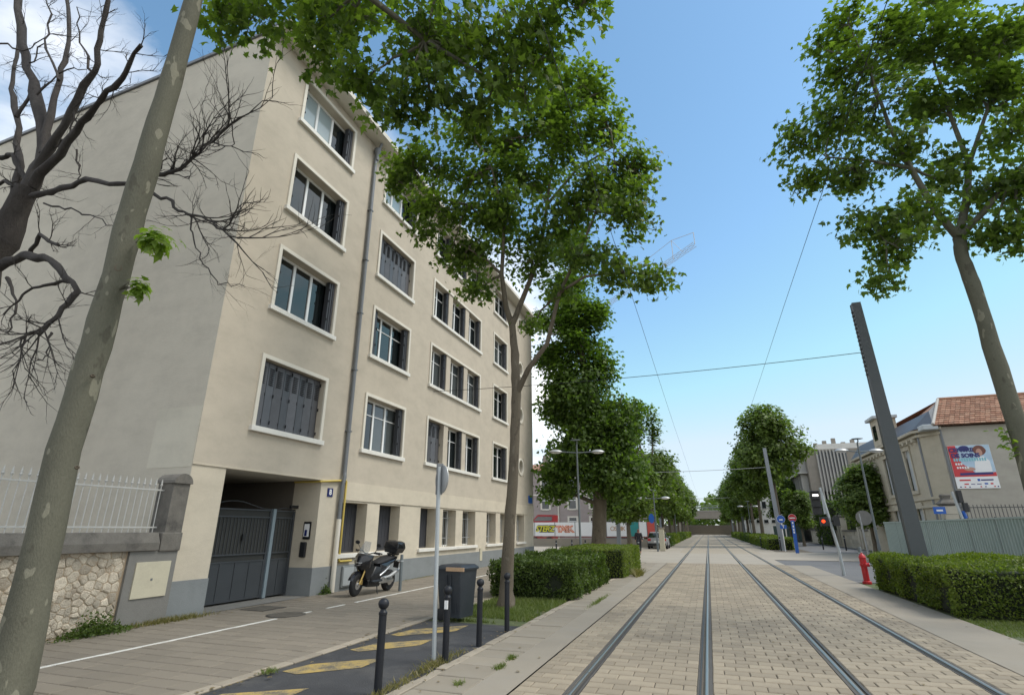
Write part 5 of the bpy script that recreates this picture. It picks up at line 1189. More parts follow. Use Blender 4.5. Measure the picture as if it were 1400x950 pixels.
S('body', hull([(.15, .42, .30), (.20, .60, .30), (.19, 1.15, .36), (.16, .42, .50), (.20, .75, .62), (.19, 1.1, .70), (.12, .62, .74)]), 'black_plastic', angle=25)
S('tail_fairing', hull([(.19, .78, .66), (.20, 1.1, .72), (.14, 1.66, .92), (.08, 1.74, .96), (.10, 1.6, .82), (.15, .8, .80)]), 'gloss_black', angle=25)
S('seat', hull([(.13, .66, .80), (.17, .85, .82), (.17, 1.12, .84), (.14, 1.15, .95), (.15, 1.5, .98), (.11, 1.58, .93), (.10, .70, .85), (.12, .9, .87)]), 'rubber', angle=40)
S('footboard', hull([(.20, .38, .34), (.27, .45, .35), (.27, .85, .36), (.20, .9, .38), (.25, .40, .40), (.25, .86, .41)]), 'black_plastic', angle=25)
S('belly_pan', hull([(.12, .36, .22), (.15, .9, .20), (.14, .34, .40), (.16, .95, .36)]), 'black_plastic', angle=25)
ex = S('exhaust', MB().tube([(.20, 1.0, .42), (.23, 1.25, .46), (.24, 1.45, .54), (.24, 1.72, .64)], [.03, .045, .052, .042], 14), 'steel')
S('side_trim', MB().tube([(.215, .74, .50), (.22, .95, .60), (.20, 1.2, .72)], [.028, .03, .018], 8), 'silver')
S('swing_arm', MB().bbox(.09, .15, 1.0, 1.62, .26, .36, .02), 'silver')
S('crank_case', hull([(.19, .80, .30), (.22, 1.0, .28), (.21, 1.2, .34), (.20, .85, .46), (.20, 1.15, .48)], True), 'silver', angle=25)
hb = S('handlebar', MB().tube([(-.40, .36, 1.12), (-.22, .30, 1.14), (-.08, .26, 1.08), (.08, .26, 1.08), (.22, .30, 1.14), (.40, .36, 1.12)], .014, 8), 'black_plastic')
for s in (-1, 1):
    S('hand_guard', hull([(s * .42, .27, 1.08), (s * .24, .18, 1.10), (s * .42, .26, 1.17), (s * .24, .19, 1.16), (s * .41, .30, 1.12)], False), 'black_plastic', parent=hb, angle=25)
    S('grip', MB().cyl((s * .30, .33, 1.13), (s * .42, .365, 1.12), .018, n=10), 'rubber', parent=hb)
    mi = S('mirror', MB().lathe([(.02, -.02), (.075, -.012), (.08, .0), (.06, .015)], (s * .36, .22, 1.34), 16, Matrix.Rotation(rad(90), 3, 'X') @ Matrix.Diagonal((1, .65, 1))), 'black_plastic')
    S('stalk', MB().tube([(s * .24, .28, 1.15), (s * .30, .25, 1.24), (s * .35, .23, 1.32)], .008, 6), 'black_plastic', parent=mi)
    S('indicator', MB().bbox(s * .24 - .03, s * .24 + .03, 1.66, 1.70, .80, .84, .008), 'tan_tape')
S('top_case', hull([(.20, 1.42, 1.06), (.25, 1.40, 1.20), (.23, 1.44, 1.36), (.16, 1.50, 1.40), (.20, 1.80, 1.06), (.25, 1.86, 1.20), (.22, 1.82, 1.36), (.14, 1.76, 1.40)]), 'gloss_black', angle=25)
S('case_rack', MB().box(-.10, .10, 1.42, 1.78, 1.0, 1.045).box(-.09, -.05, 1.46, 1.56, .92, 1.0).box(.05, .09, 1.46, 1.56, .92, 1.0), 'black_plastic', False)
S('plate_holder', MB().box(-.09, .09, 1.86, 1.875, .62, .80).box(-.03, .03, 1.66, 1.87, .78, .82), 'black_plastic', False)
q = MB(); q.tube([(.14, .78, .24), (.24, .74, .02)], [.014, .014], 8); q.v = q.v; S('side_stand', q, 'black_plastic')

# ================================================================== POLES, WIRES, LAMPS, SIGNALS
def blade_pole(label, x, y, h, lean, m, w0=.40, w1=.24, group='tramway poles'):
    t = thing('catenary_pole', label, 'pole', (x, y, 0), group); q = MB()
    def ring(z, w, dx): return (z, [(x + dx - w / 2, y - .11), (x + dx + w / 2, y - .11), (x + dx + w / 2, y + .11), (x + dx - w / 2, y + .11)])
    loft(q, [ring(-.1, w0, 0), ring(h * .5, (w0 + w1) / 2, lean * .5), ring(h, w1, lean)]); q.build('shaft', M[m], t)
    f = MB()
    for yy in (-.125, .111):
        loft(f, [(z, [(x + dx - w / 2 - .012, y + yy), (x + dx + w / 2 + .012, y + yy), (x + dx + w / 2 + .012, y + yy + .014), (x + dx - w / 2 - .012, y + yy + .014)]) for z, w, dx in ((-.1, w0, 0), (h * .5, (w0 + w1) / 2, lean * .5), (h, w1, lean))])
    f.build('flange', M[m], t)
    c = MB(); n = 16
    for k in range(n): z = h * (.72 + .26 * k / n); dx = lean * z / h; w = w0 + (w1 - w0) * z / h; c.box(x + dx - w / 2 - .045, x + dx - w / 2 - .005, y - .05, y + .05, z, z + .05)
    o = c.build('cable_comb', M[m], t); o['kind'] = 'stuff'
    MB().box(x - w0 * .75, x + w0 * .75, y - .3, y + .3, -.05, .03).build('base_plate', M[m], t)
    return t
blade_pole('tall dark grey blade-shaped tram pole rising from the right hedge', 5.62, 19.2, 8.85, -.18, 'pole_grey')
def cable(label, pts, r, group='overhead wires', m='black_iron'):
    o = MB().tube(pts, r, 6).build('overhead_wire', M[m], smooth=True); return tag(o, label, 'wire', group)
def sagline(a, b, sag, n=14):
    a, b = Vector(a), Vector(b); return [a.lerp(b, i / n) - Vector((0, 0, sag * 4 * (i / n) * (1 - i / n))) for i in range(n + 1)]
cable('span wire from the dark leaning pole across to the facade', sagline((5.46, 19.2, 7.15), (XF, 19.6, 7.25), .15), .011)
for k, (y, h) in enumerate(((53.6, 8.7), (104, 8.7), (150, 8.7))):
    blade_pole(['pale grey tram pole beside the round blue sign', 'pale tram pole among the right avenue trees', 'farthest pale tram pole on the right'][k], 5.85, y, h, -.25, 'pole_pale', .36, .24)
    blade_pole(['pale tram pole hidden in the foliage left of the track', 'pale tram pole among the left avenue trees', 'farthest pale tram pole on the left'][k], -8.1, y, h, .2, 'pole_pale', .36, .24)
    cable(['span wire across the track at the pale grey pole', 'second pale span wire farther down the avenue', 'farthest pale span wire above the track'][k], sagline((5.65, y, 7.0), (-8.0, y, 6.95), .12), .022 if k == 0 else .035, m='steel')
cable('contact wire above the left tram track', [(-.98, y, 6.25 + .05 * math.sin(y * .2)) for y in range(-6, 205, 6)], .0045)
cable('contact wire above the right tram track', [(2.06, y, 6.25 + .05 * math.sin(y * .2)) for y in range(-6, 205, 6)], .0045)
def street_lamp(label, x, y, h, rot, group='double-headed street lamps', span=.95):
    t = thing('street_lamp', label, 'street lamp', (x, y, 0), group); ca, sa = math.cos(rot), math.sin(rot)
    MB().tube([(x, y, -.05), (x, y, .9), (x, y, 1.0), (x, y, h)], [.085, .085, .065, .045], 12).build('post', M['lamp_post'], t, smooth=True)
    MB().tube([(x - ca * span * .75, y - sa * span * .75, h - .42), (x, y, h - .48), (x + ca * span * .75, y + sa * span * .75, h - .42)], .03, 8).build('cross_arm', M['lamp_post'], t, smooth=True)
    for s in (-1, 1):
        c = (x + s * ca * span, y + s * sa * span, h - .42)
        q = MB(); q.lathe([(.005, .13), (.16, .11), (.27, .05), (.32, -.02), (.26, -.05)], c, 20, Matrix.Rotation(rot, 3, 'Z') @ Matrix.Diagonal((1.25, .8, 1))); hd = q.build('lamp_head', M['steel'], t, smooth=True)
        MB().lathe([(.25, -.05), (.18, -.09), (.01, -.11)], c, 16, Matrix.Rotation(rot, 3, 'Z') @ Matrix.Diagonal((1.2, .75, 1))).build('lens', M['white'], hd, smooth=True)
    MB().tube([(x, y, h), (x + .05, y - .05, h + .12), (x - .02, y - .2, h + .2)], [.035, .03, .02], 8).build('top_arm', M['lamp_post'], t, smooth=True)
    MB().lathe([(.12, 0), (.2, .03), (.17, .06), (.05, .08)], (x - .02, y - .22, h + .17), 14, Matrix.Diagonal((1.5, .8, 1))).build('top_lamp', M['lamp_post'], t, smooth=True)
    return t
street_lamp('tall dark double-headed street lamp behind the left hedges', -6.6, 30, 6.3, YAW, span=1.2)
street_lamp('double-headed street lamp on the right beside the pale green hoarding', 8.25, 34, 6.2, .35)
lf = street_lamp('small double-headed lamp with blue sign at the far left corner', -4.05, 47.5, 4.6, .2)
MB().lathe([(.32, -.02), (.32, .02)], (-4.35, 47.3, 2.55), 20, Matrix.Rotation(math.pi / 2, 3, 'X') @ Matrix.Diagonal((.7, 1.2, 1))).build('blue_sign', M['blue'], lf)
street_lamp('lamp among the left avenue trees, far away', -4.6, 88, 5.0, .1); street_lamp('lamp among the right avenue trees, far away', 5.3, 80, 5.0, .1)
t = thing('pillar', 'cream pillar in front of the silver car', 'pillar', (-3.75, 48.8, 0)); MB().bbox(-3.98, -3.55, 48.6, 49.0, 0, 1.75, .05).build('shaft', M['cream_panel'], t); MB().bbox(-4.02, -3.51, 48.56, 49.04, 1.72, 1.85, .03).build('cap', M['concrete'], t)
# traffic signal
ts = thing('traffic_signal', 'leaning grey post with tram signal showing a white bar and red lamp', 'traffic light', (4.85, 25.7, 0))
MB().tube([(4.85, 25.7, -.05), (4.83, 25.7, .9), (4.55, 25.7, 3.35)], [.065, .058, .055], 12).build('post', M['light_steel'], ts, smooth=True)
M['lamp_white'] = emis('signal_white', (1, .95, .9), 1.6); M['lamp_red'] = emis('signal_red', (1, .06, .015), 1.5)
hd = MB().bbox(4.14, 4.47, 25.55, 25.80, 2.28, 3.22, .02).build('tram_signal_head', M['black_plastic'], ts)
for k in range(3):
    B(4.16, 4.45, 25.36, 25.55, 3.18 - k * .30, 3.20 - k * .30).build('hood', M['black_plastic'], hd)
B(4.21, 4.42, 25.535, 25.549, 3.00, 3.08).build('white_bar_lamp', M['lamp_white'], hd)
B(4.52, 4.60, 25.6, 25.64, 2.30, 3.3).build('back_board', M['light_steel'], ts)
hr = MB().bbox(4.34, 4.62, 25.54, 25.80, 1.84, 2.18, .02).build('red_signal_head', M['black_plastic'], ts)
MB().lathe([(.065, 0), (.065, .01), (.04, .02)], (4.44, 25.54, 2.02), 16, Matrix.Rotation(math.pi / 2, 3, 'X')).build('red_lamp', M['lamp_red'], hr)
q = MB(); q.prism([(25.5, 1.84), (25.82, 1.92), (25.82, 2.16), (25.5, 2.2)], 'x', 4.80, 5.02); q.build('side_signal_head', M['black_plastic'], ts)
B(4.62, 4.80, 25.66, 25.72, 2.0, 2.06).build('bracket', M['black_plastic'], ts)
# hydrant
hy = thing('fire_hydrant', 'red fire hydrant on the corner beside the right hedge', 'hydrant', (4.85, 22.3, 0))
MB().lathe([(.14, -.02), (.14, .05), (.095, .07), (.095, .52), (.12, .54), (.12, .60), (.10, .62), (.10, .78), (.115, .80), (.085, .88), (.03, .93), (.03, .96)], (4.85, 22.3, 0), 18).build('barrel', M['red'], hy, smooth=True, angle=30)
MB().tube([(4.85, 22.3, .58), (5.02, 22.26, .58)], [.06, .065], 12).build('outlet', M['red'], hy, smooth=True); MB().tube([(4.85, 22.3, .58), (4.84, 22.12, .58)], [.05, .055], 12).build('outlet', M['red'], hy, smooth=True)
MB().cyl((5.015, 22.26, .58), (5.04, 22.255, .58), .05, n=12).build('outlet_cap', M['silver'], hy)
# round signs on the right
def round_sign(label, x, y, h, r_, m, post_m='white', bar=None, group='round signs on the right'):
    t = thing('round_sign', label, 'traffic sign', (x, y, 0), group); MB().cyl((x, y, -.05), (x, y, h), .035, n=10).build('post', M[post_m], t)
    RR = Matrix.Rotation(math.pi / 2, 3, 'X'); dsc = MB().lathe([(r_, 0), (r_, .02)], (x, y - .05, h), 24, RR).build('disc', M[m], t)
    MB().lathe([(r_ * 1.06, 0), (r_ * 1.06, .012)], (x, y - .045, h), 24, RR).build('rim', M['white'], t)
    if bar: B(x - r_ * .7, x + r_ * .7, y - .078, y - .071, h - r_ * .16, h + r_ * .16).build('bar', M['white'], dsc)
    return t
s = round_sign('round blue sign in front of the pale grey pole', 5.75, 51.0, 2.5, .30, 'blue'); B(5.6, 6.1, 50.93, 50.95, 1.75, 2.05).build('plate', M['blue'], s); put_text('T', .3, (5.85, 50.92, 1.9), (1, 0, 0), M['white'], s, .01)
B(5.62, 5.88, 50.92, 50.928, 2.40, 2.50).build('pictogram', M['white'], s)
ne = round_sign('red no-entry sign beside the blue totem', 6.75, 52.0, 2.6, .30, 'red', 'zinc', True)
tt = thing('blue_totem', 'slim blue totem with white marks below the no-entry sign', 'sign', (6.15, 47.6, 0)); MB().bbox(6.04, 6.28, 47.55, 47.65, 0, 2.35, .02).build('panel', M['blue'], tt)
for z in (2.1, 1.85, 1.62, 1.42): B(6.10, 6.20, 47.535, 47.549, z, z + .14).build('mark', M['white'], tt)
MB().bbox(6.26, 6.42, 47.58, 47.66, .9, 1.35, .02).build('side_box', M['black_plastic'], tt)
rb = thing('round_sign', 'back of a round sign on a stone-coloured post by the right lamp', 'traffic sign', (8.55, 38, 0), 'round signs on the right'); MB().cyl((8.62, 38, 0), (8.55, 38, 2.6), .05, n=10).build('post', M['steel'], rb)
MB().lathe([(.42, 0), (.42, .02)], (8.75, 38, 2.35), 24, Matrix.Rotation(math.pi / 2, 3, 'X')).build('disc', M['grey_cement'], rb)
t = thing('signal_post', 'pale post with dark signal seen before the corner house', 'traffic light', (11.0, 30.5, 0)); MB().cyl((11.15, 30.5, 0), (10.75, 30.5, 3.35), .06, n=10).build('post', M['light_steel'], t); MB().cyl((11.08, 30.5, 1.9), (10.98, 30.5, 2.5), .075, n=10).build('sleeve', M['blue'], t)
MB().bbox(10.9, 11.08, 30.38, 30.6, 2.85, 3.4, .02).build('signal_head', M['black_plastic'], t); MB().bbox(11.02, 11.2, 30.38, 30.6, 2.45, 2.85, .02).build('signal_head', M['black_plastic'], t)

# ================================================================== RIGHT SIDE: hoarding, house, walls, blocks
M['hoarding'] = simple('hoarding_green', (0.33, 0.40, 0.365), 0.5, .08, 2, 40, .05, dirt=(.42, .46, .43), dirt_amt=.4)
M['house'] = plaster('house_render', (.40, .375, .32), (.33, .305, .26), .5); M['house_stone'] = plaster('house_stone', (.44, .40, .315), (.34, .31, .25), .9)
M['slate'] = simple('slate', (.075, .085, .10), .6, .15, 2, 30, .1); M['ashlar'] = simple('ashlar', (.42, .385, .315), .92, .15, 2, 40, .4, per_piece=.15)
M['conc_dark'] = plaster('concrete_block', (.26, .235, .20), (.2, .185, .16), .4); M['fin'] = simple('pale_fin', (.37, .36, .33), .8, .08, 2, 30, .1); M['white_wall'] = plaster('white_render', (.60, .59, .55), (.5, .48, .44), .3); M['pink'] = plaster('pink_render', (.36, .305, .285), (.30, .26, .245), .5)
M['green_dark'] = simple('green_mesh_fence', (.015, .045, .035), .8, .2, 4, 40, .1); M['iron'] = simple('iron_railing', (.07, .07, .068), .6, .2, 4, 40, .1)
hf = thing('hoarding', 'pale green corrugated site hoarding behind the right hedge', 'fence', (10.0, 30, 0))
y = 16.0
while y < 38.9:
    n = 20; L = 2.3; vs = []; dy = L / n
    prof = []
    for k in range(11):
        yy = y + k * .224; prof += [(yy, 0), (yy + .09, 0), (yy + .12, .055), (yy + .2, .055)]
    prof = [p for p in prof if p[0] <= y + L - .03]
    q = MB(); m_ = len(prof); q.add([(10.0 - d_, yy, .05) for yy, d_ in prof] + [(10.0 - d_, yy, 2.06) for yy, d_ in prof], [(i, i + 1, i + 1 + m_, i + m_) for i in range(m_ - 1)])
    p = q.build('corrugated_panel', M['hoarding'], hf, fixn=False)
    B(9.93, 10.03, y, y + L - .03, 2.06, 2.12).build('top_rail', M['hoarding'], p); MB().cyl((9.99, y + L - .01, 0), (9.99, y + L - .01, 2.15), .03, n=8).build('post', M['iron'], hf)
    y += L
# corner house
hs_ = thing('corner_house', 'old corner house with brown tiled roof and poster on its wall', 'house', (14, 38, 0)); HX, HY, HZ = 12.1, 36.0, 7.15
q = MB(); q.quad((12.75, HY, 0), (30, HY, 0), (30, HY, HZ), (12.75, HY, HZ)); q.build('side_wall', M['house'], hs_, fixn=False)
q = MB(); q.quad((12.1, 37.0, 0), (12.75, HY, 0), (12.75, HY, HZ), (12.1, 37.0, HZ)); hole_y = [(38.9, 39.9, 3.9, 6.3), (38.9, 39.9, .6, 3.0), (43.2, 44.2, 3.9, 6.3), (43.2, 44.2, .6, 3.0), (47.4, 48.4, 3.9, 6.3)]
hole_wall(q, 37.0, 52.0, 0, HZ, hole_y, HX)
q.quad((12.1, 52, 0), (30, 52, 0), (30, 52, HZ), (12.1, 52, HZ)); q.quad((30, 36, 0), (30, 52, 0), (30, 52, HZ), (30, 36, HZ)); q.build('street_wall', M['house_stone'], hs_, fixn=False)
for (a, b, c, d) in hole_y:
    w = MB(); 
    for a_ in ((HX - .05, HX + .05, a - .15, a, c - .1, d + .15), (HX - .05, HX + .05, b, b + .15, c - .1, d + .15), (HX - .09, HX + .05, a - .2, b + .2, d, d + .22), (HX - .09, HX + .05, a - .2, b + .2, c - .2, c)): w.box(*a_)
    w = w.build('window', M['house_stone'], hs_); B(HX + .10, HX + .13, a, b, c, d).build('shutter', M['light_steel'], w)
for z, p in ((7.0, .32), (6.75, .16), (4.05 - .75, .10), (3.62 - .75, .12)):
    B(HX - p, HX + .02, 37.0, 52.0, z, z + .14).build('cornice', M['house_stone'], hs_)
    q = MB(); q.prism([(HX - p, 37.0), (HX, 37.05), (12.75, HY + .02), (12.75 + p * .3, HY - p)], 'z', z + .002, z + .138); q.build('cornice', M['house_stone'], hs_)
for k in range(18): B(HX - .26, HX + .01, 37.3 + k * .8, 37.55 + k * .8, 6.55, 6.75).build('corbel', M['house_stone'], hs_)
for x, y in ((12.08, 37.02), (12.86, 35.95)): MB().cyl((x, y, 0), (x, y, 7.0), .06, n=8).build('drainpipe', M['zinc'], hs_)
MB().bbox(12.0, 12.75, 35.7, 36.5, 7.0, 7.3, .05).build('gutter_end', M['light_steel'], hs_)
# tiled roof face: rows of tiles
EA, EB, RA, RB = Vector((12.5, 35.65, 7.22)), Vector((30, 35.65, 7.22)), Vector((14.4, 39.4, 9.35)), Vector((30, 39.4, 9.35))
def roof_tiles(EA, EB, RA, RB, w, rows, name, par, m):
    nn = (EB - EA).cross(RA - EA).normalized(); 
    if nn.z < 0: nn = -nn
    q = MB(); rr = random.Random(3)
    base = MB().quad(EA - nn * .03, EB - nn * .03, RB - nn * .03, RA - nn * .03).build('roof', m, par, fixn=False)
    for i in range(rows):
        a0, b0 = EA.lerp(RA, i / rows), EB.lerp(RB, i / rows); a1, b1 = EA.lerp(RA, (i + 1.12) / rows), EB.lerp(RB, (i + 1.12) / rows); n = int((b0 - a0).length / w)
        for k in range(n):
            f0, f1 = k / n, (k + .94) / n; h = .045 + rr.uniform(-.012, .012)
            v = [a0.lerp(b0, f0) + nn * h, a0.lerp(b0, f1) + nn * h, a1.lerp(b1, f1) + nn * .0, a1.lerp(b1, f0) + nn * .0, a0.lerp(b0, f0), a0.lerp(b0, f1)]
            q.add(v, [(0, 1, 2, 3), (4, 5, 1, 0), (4, 0, 3), (1, 5, 2)])
    o = q.build(name, m, base, fixn=False); o['kind'] = 'stuff'; return base
rf = roof_tiles(EA, EB, RA, RB, .24, 13, 'roof_tiles', hs_, M['tiles'])
q = MB(); q.tube([EA + Vector((0, 0, .05)), RA + Vector((0, 0, .05))], .08, 8); q.build('hip_tiles', M['fin'], rf); MB().tube([RA + Vector((0, 0, .05)), RB + Vector((0, 0, .05))], .09, 8).build('ridge_tiles', M['tiles'], rf)
q = MB(); q.quad((11.9, 37.0, 7.2), (11.9, 52, 7.2), (12.7, 52, 8.3), (13.0, 37.2, 8.3)); q.quad((11.9, 37.0, 7.2), (12.5, 35.65, 7.2), (14.4, 39.4, 9.3), (13.0, 37.2, 8.3)); q.build('slate_roof', M['slate'], hs_, fixn=False)
q = MB(); q.quad((13.0, 37.2, 8.3), (12.7, 52, 8.3), (16, 52, 9.6), (14.4, 39.4, 9.32)); q.quad((14.4, 39.4, 9.32), (30, 39.4, 9.32), (30, 52, 8), (14.4, 52, 9.4)); q.build('upper_roof', M['tiles'], hs_, fixn=False)
q = MB(); q.box(11.85, 13.0, 43.0, 44.6, 7.2, 9.0); dm = q.build('dormer', M['house_stone'], hs_); B(11.83, 11.86, 43.4, 44.2, 7.6, 8.6).build('dormer_window', M['pane'], dm); MB().bbox(11.6, 13.1, 42.8, 44.8, 9.0, 9.2, .03).build('dormer_cap', M['light_steel'], dm)
B(12.6, 13.2, 44.8, 45.6, 8.6, 9.7).build('chimney', M['conc_dark'], hs_)
# poster
ps = thing('poster', 'large advertising poster for a care centre on the house wall', 'poster', (13.9, HY - .06, 3.8)); PY = HY - .03
B(12.97, 14.87, PY - .03, PY + .0, 3.78, 6.08).build('board', M['white'], ps)
M['p_red'] = simple('print_red', (.55, .045, .05), .6, .08, 3, 40, 0); M['p_navy'] = simple('print_navy', (.03, .035, .16), .6, .05, 3, 40, 0); M['p_teal'] = simple('print_teal', (.22, .50, .56), .6, .1, 3, 40, 0); M['p_sky'] = simple('print_sky', (.42, .56, .68), .6, .2, 2, 40, 0); M['p_skin'] = simple('print_skin', (.48, .27, .20), .6, .1, 3, 40, 0); M['p_hair'] = simple('print_hair', (.17, .065, .045), .6, .2, 6, 40, 0)
def flat(poly, m, name, d, parent=None):
    q = MB(); q.add([(x, PY - .03 - d, z) for x, z in poly], [tuple(range(len(poly)))]); return q.build(name, M[m], parent or ps, fixn=False)
flat([(12.98, 4.40), (14.86, 4.40), (14.86, 6.07), (12.98, 6.07)], 'p_sky', 'printed_sky', .003)
flat([(12.98, 4.40), (14.1, 4.40), (13.75, 4.85), (13.45, 5.1), (13.35, 6.07), (12.98, 6.07)], 'p_red', 'red_field', .005); flat([(13.4, 4.40), (14.86, 4.40), (14.86, 4.62), (14.4, 4.55)], 'p_red', 'red_field', .006)
def ell(cx, cz, a, b, n=18): return [(cx + a * math.cos(2 * math.pi * k / n) * (1 + .07 * math.sin(5 * k)), cz + b * math.sin(2 * math.pi * k / n)) for k in range(n)]
flat(ell(14.38, 5.78, .30, .27), 'p_hair', 'portrait_hair', .008); flat(ell(14.36, 5.68, .14, .2), 'p_skin', 'portrait_face', .010); flat([(13.95, 4.62), (14.72, 4.62), (14.72, 5.2), (14.5, 5.45), (14.25, 5.45), (14.05, 5.2)], 'white', 'portrait_coat', .007); flat(ell(13.72, 5.9, .25, .16), 'p_navy', 'dark_figure', .007); flat(ell(13.75, 4.8, .25, .1), 'p_skin', 'hand', .009)
put_text('CENTRE', .30, (13.56, PY - .05, 5.82), (1, 0, 0), M['p_navy'], ps, .012); put_text('DE SOINS', .30, (13.70, PY - .05, 5.52), (1, 0, 0), M['p_navy'], ps, .014)
for i, (x0, x1, z, m) in enumerate(((13.12, 14.62, 5.22, 'p_teal'), (13.15, 13.45, 5.02, 'white'), (13.18, 13.75, 4.83, 'white'))):
    xx = x0
    while xx < x1 - .05: flat([(xx, z), (xx + .08, z), (xx + .08, z + (.17 if m == 'p_teal' else .11)), (xx, z + (.17 if m == 'p_teal' else .11))], m, 'print_block', .012); xx += .115
flat([(13.25, 4.48), (14.72, 4.50), (14.72, 4.62), (13.25, 4.60)], 'p_navy', 'caption_band', .013)
for (x, z, w, h, m) in ((13.15, 4.18, .5, .08, 'p_red'), (13.95, 4.16, .12, .12, 'blue'), (14.1, 4.18, .55, .07, 'p_navy'), (13.32, 3.98, .2, .07, 'p_red'), (13.62, 3.99, .18, .04, 'p_navy'), (13.88, 3.99, .2, .04, 'p_navy'), (14.22, 3.98, .15, .08, 'blue'), (14.48, 3.98, .12, .08, 'p_red'), (13.1, 3.84, .07, .06, 'p_navy'), (13.3, 3.84, .07, .06, 'p_red'), (13.5, 3.84, .07, .05, 'p_navy'), (14.0, 3.84, .07, .06, 'p_red'), (14.2, 3.84, .07, .05, 'p_navy'), (14.6, 3.84, .07, .06, 'p_red'), (14.75, 3.84, .06, .06, 'p_navy')): flat([(x, z), (x + w, z), (x + w, z + h), (x, z + h)], m, 'print_mark', .006)
# railing and gate pier before the house
ir = thing('iron_railing', 'grey iron railing on a low wall before the corner house', 'railing', (14, 33, 0)); B(11.5, 24, 32.9, 33.15, 0, 1.2).build('low_wall', M['house_stone'], ir)
me = None; x = 11.55
while x < 19:
    if me is None: o = MB().box(-.012, .012, -.012, .012, 1.2, 2.85).build('railing_bar', M['iron'], ir); me = o.data; me.transform(Matrix.Translation(Vector(ORG[ir])))
    else: o = link_mesh('railing_bar', me, ir)
    o.location = (x - 14, 33.02 - 33, 0); x += .16
for z in (1.35, 2.70): B(11.5, 20, 33.0, 33.04, z, z + .04).build('railing_rail', M['iron'], ir)
gp_ = thing('gate_pier', 'stone gate pier with moulded cap and urn base before the house', 'pier', (11.25, 32.9, 0)); 
for k in range(7): MB().bbox(10.98, 11.52, 32.6, 33.2, k * .40, k * .40 + .385, .015).build('stone_block', M['ashlar'], gp_)
MB().lathe([(.34, 2.8), (.5, 2.9), (.46, 2.96), (.25, 3.1), (.22, 3.15), (.27, 3.3), (.2, 3.36)], (11.25, 32.9, 0), 4, Matrix.Rotation(math.pi / 4, 3, 'Z')).build('cap', M['old_stone'], gp_)
t = thing('street_sign', 'blue street-name plate on a post before the corner house', 'street sign', (10.75, 32.5, 0)); MB().cyl((10.75, 32.5, 0), (10.75, 32.5, 2.7), .03, n=8).build('post', M['zinc'], t); B(10.5, 11.0, 32.44, 32.47, 2.42, 2.75).build('plate', M['blue'], t); B(10.62, 10.88, 32.425, 32.439, 2.54, 2.62).build('name_line', M['white'], t)
# stone boundary wall along the service road
bw = thing('boundary_wall', 'long pale ashlar boundary wall with piers beyond the side road', 'wall', (13.4, 66, 0))
for (y0, y1, h) in ((50.5, 58.6, 1.55), (60.0, 66.5, 1.5), (68.5, 86, 1.5)):
    zc = 0; kk = 0
    while zc < h - .05:
        yy = y0 + (.0 if kk % 2 else -.4)
        while yy < y1:
            a, b = max(yy, y0), min(yy + .85, y1)
            if b - a > .05: B(13.2 + random.uniform(-.012, .012), 13.5, a + .012, b - .012, zc + .01, zc + .37).build('stone_block', M['ashlar'], bw)
            yy += .85
        zc += .38; kk += 1
    B(13.22, 13.48, y0, y1, 0, h - .02).build('wall_core', M['lime'], bw); B(13.1, 13.6, y0 - .02, y1 + .02, h, h + .13).build('coping', M['old_stone'], bw)
for y in (58.9, 59.8, 66.8, 68.2):
    MB().bbox(13.05, 13.65, y - .28, y + .28, 0, 2.9, .03).build('pier', M['ashlar'], bw); MB().bbox(12.95, 13.75, y - .38, y + .38, 2.9, 3.12, .04).build('pier_cap', M['old_stone'], bw)
B(13.3, 13.36, 58.9, 59.8, .1, 2.4).build('gate', M['iron'], bw); B(13.3, 13.36, 66.9, 68.1, .1, 2.5).build('gate', M['green_dark'], bw)
hedge('hedge', 'ivy-dark hedge above the stone boundary wall', 13.7, 15.2, 50, 66, 3.2, 5000, 'hedge_leaf', 31, .22, .2); hedge('hedge', 'tall bushy hedge at the foot of the concrete block', 12.6, 14.8, 70, 78, 4.6, 5000, 'hedge_leaf', 32, .22, .3)
for y, lab in ((88, 'green mesh fence below the white building, near part'), (108, 'green mesh fence below the white building, far part')):
    t = thing('mesh_fence', lab, 'fence', (12.6, y, 0), 'green fences')
    for k in range(6): B(12.58, 12.62, y + k * 3, y + k * 3 + 2.9, .05, 2.3).build('fence_panel', M['green_dark'], t); MB().cyl((12.6, y + k * 3 + 2.95, 0), (12.6, y + k * 3 + 2.95, 2.4), .04, n=6).build('post', M['iron'], t)
# concrete block with fins
cb_ = thing('concrete_block', 'tall concrete building with vertical pale fins and balcony slabs', 'building', (20, 95, 0)); CX, CY, CZ = 14.2, 86.0, 12.4
B(CX, 34, CY, 112, 0, CZ).build('wall', M['conc_dark'], cb_); B(CX + 2, 33, CY + 2, 111, CZ, CZ + 1.0).build('roof_storey', M['white_wall'], cb_)
for k in range(9): x = CX + 1.3 + k * .42; B(x, x + .16, CY - .35, CY, 2.5, CZ - .1).build('fin', M['fin'], cb_); B(x + .17, x + .41, CY - .04, CY - .01, 2.5, CZ - .3).build('window', M['pane'], cb_)
for k, z in enumerate((3.2, 6.2, 9.2, 12.0)):
    B(CX - 1.2, CX - .0, CY + .6, 111, z, z + .22).build('balcony_slab', M['fin'], cb_)
    if z < 12:
        for j in range(12): y = CY + 1.2 + j * 2; B(CX - .9, CX - .02, y, y + .18, z + .22, z + 2.95).build('fin', M['fin'], cb_)
        for j in range(11): y = CY + 1.5 + j * 2; B(CX - .05, CX - .01, y, y + 1.5, z + .5, z + 2.6).build('window', M['pane'], cb_)
for z in (9.6, 8.2): B(20.2, 22.6, CY - .06, CY - .01, z, z + .7).build('window', M['pane'], cb_)
for k in range(5): B(16 + k * 1.2, 16.5 + k * 1.2, CY + 3, CY + 3.5, CZ + 1.0, CZ + 1.3 + .3 * (k % 3)).build('chimney', M['conc_dark'], cb_)
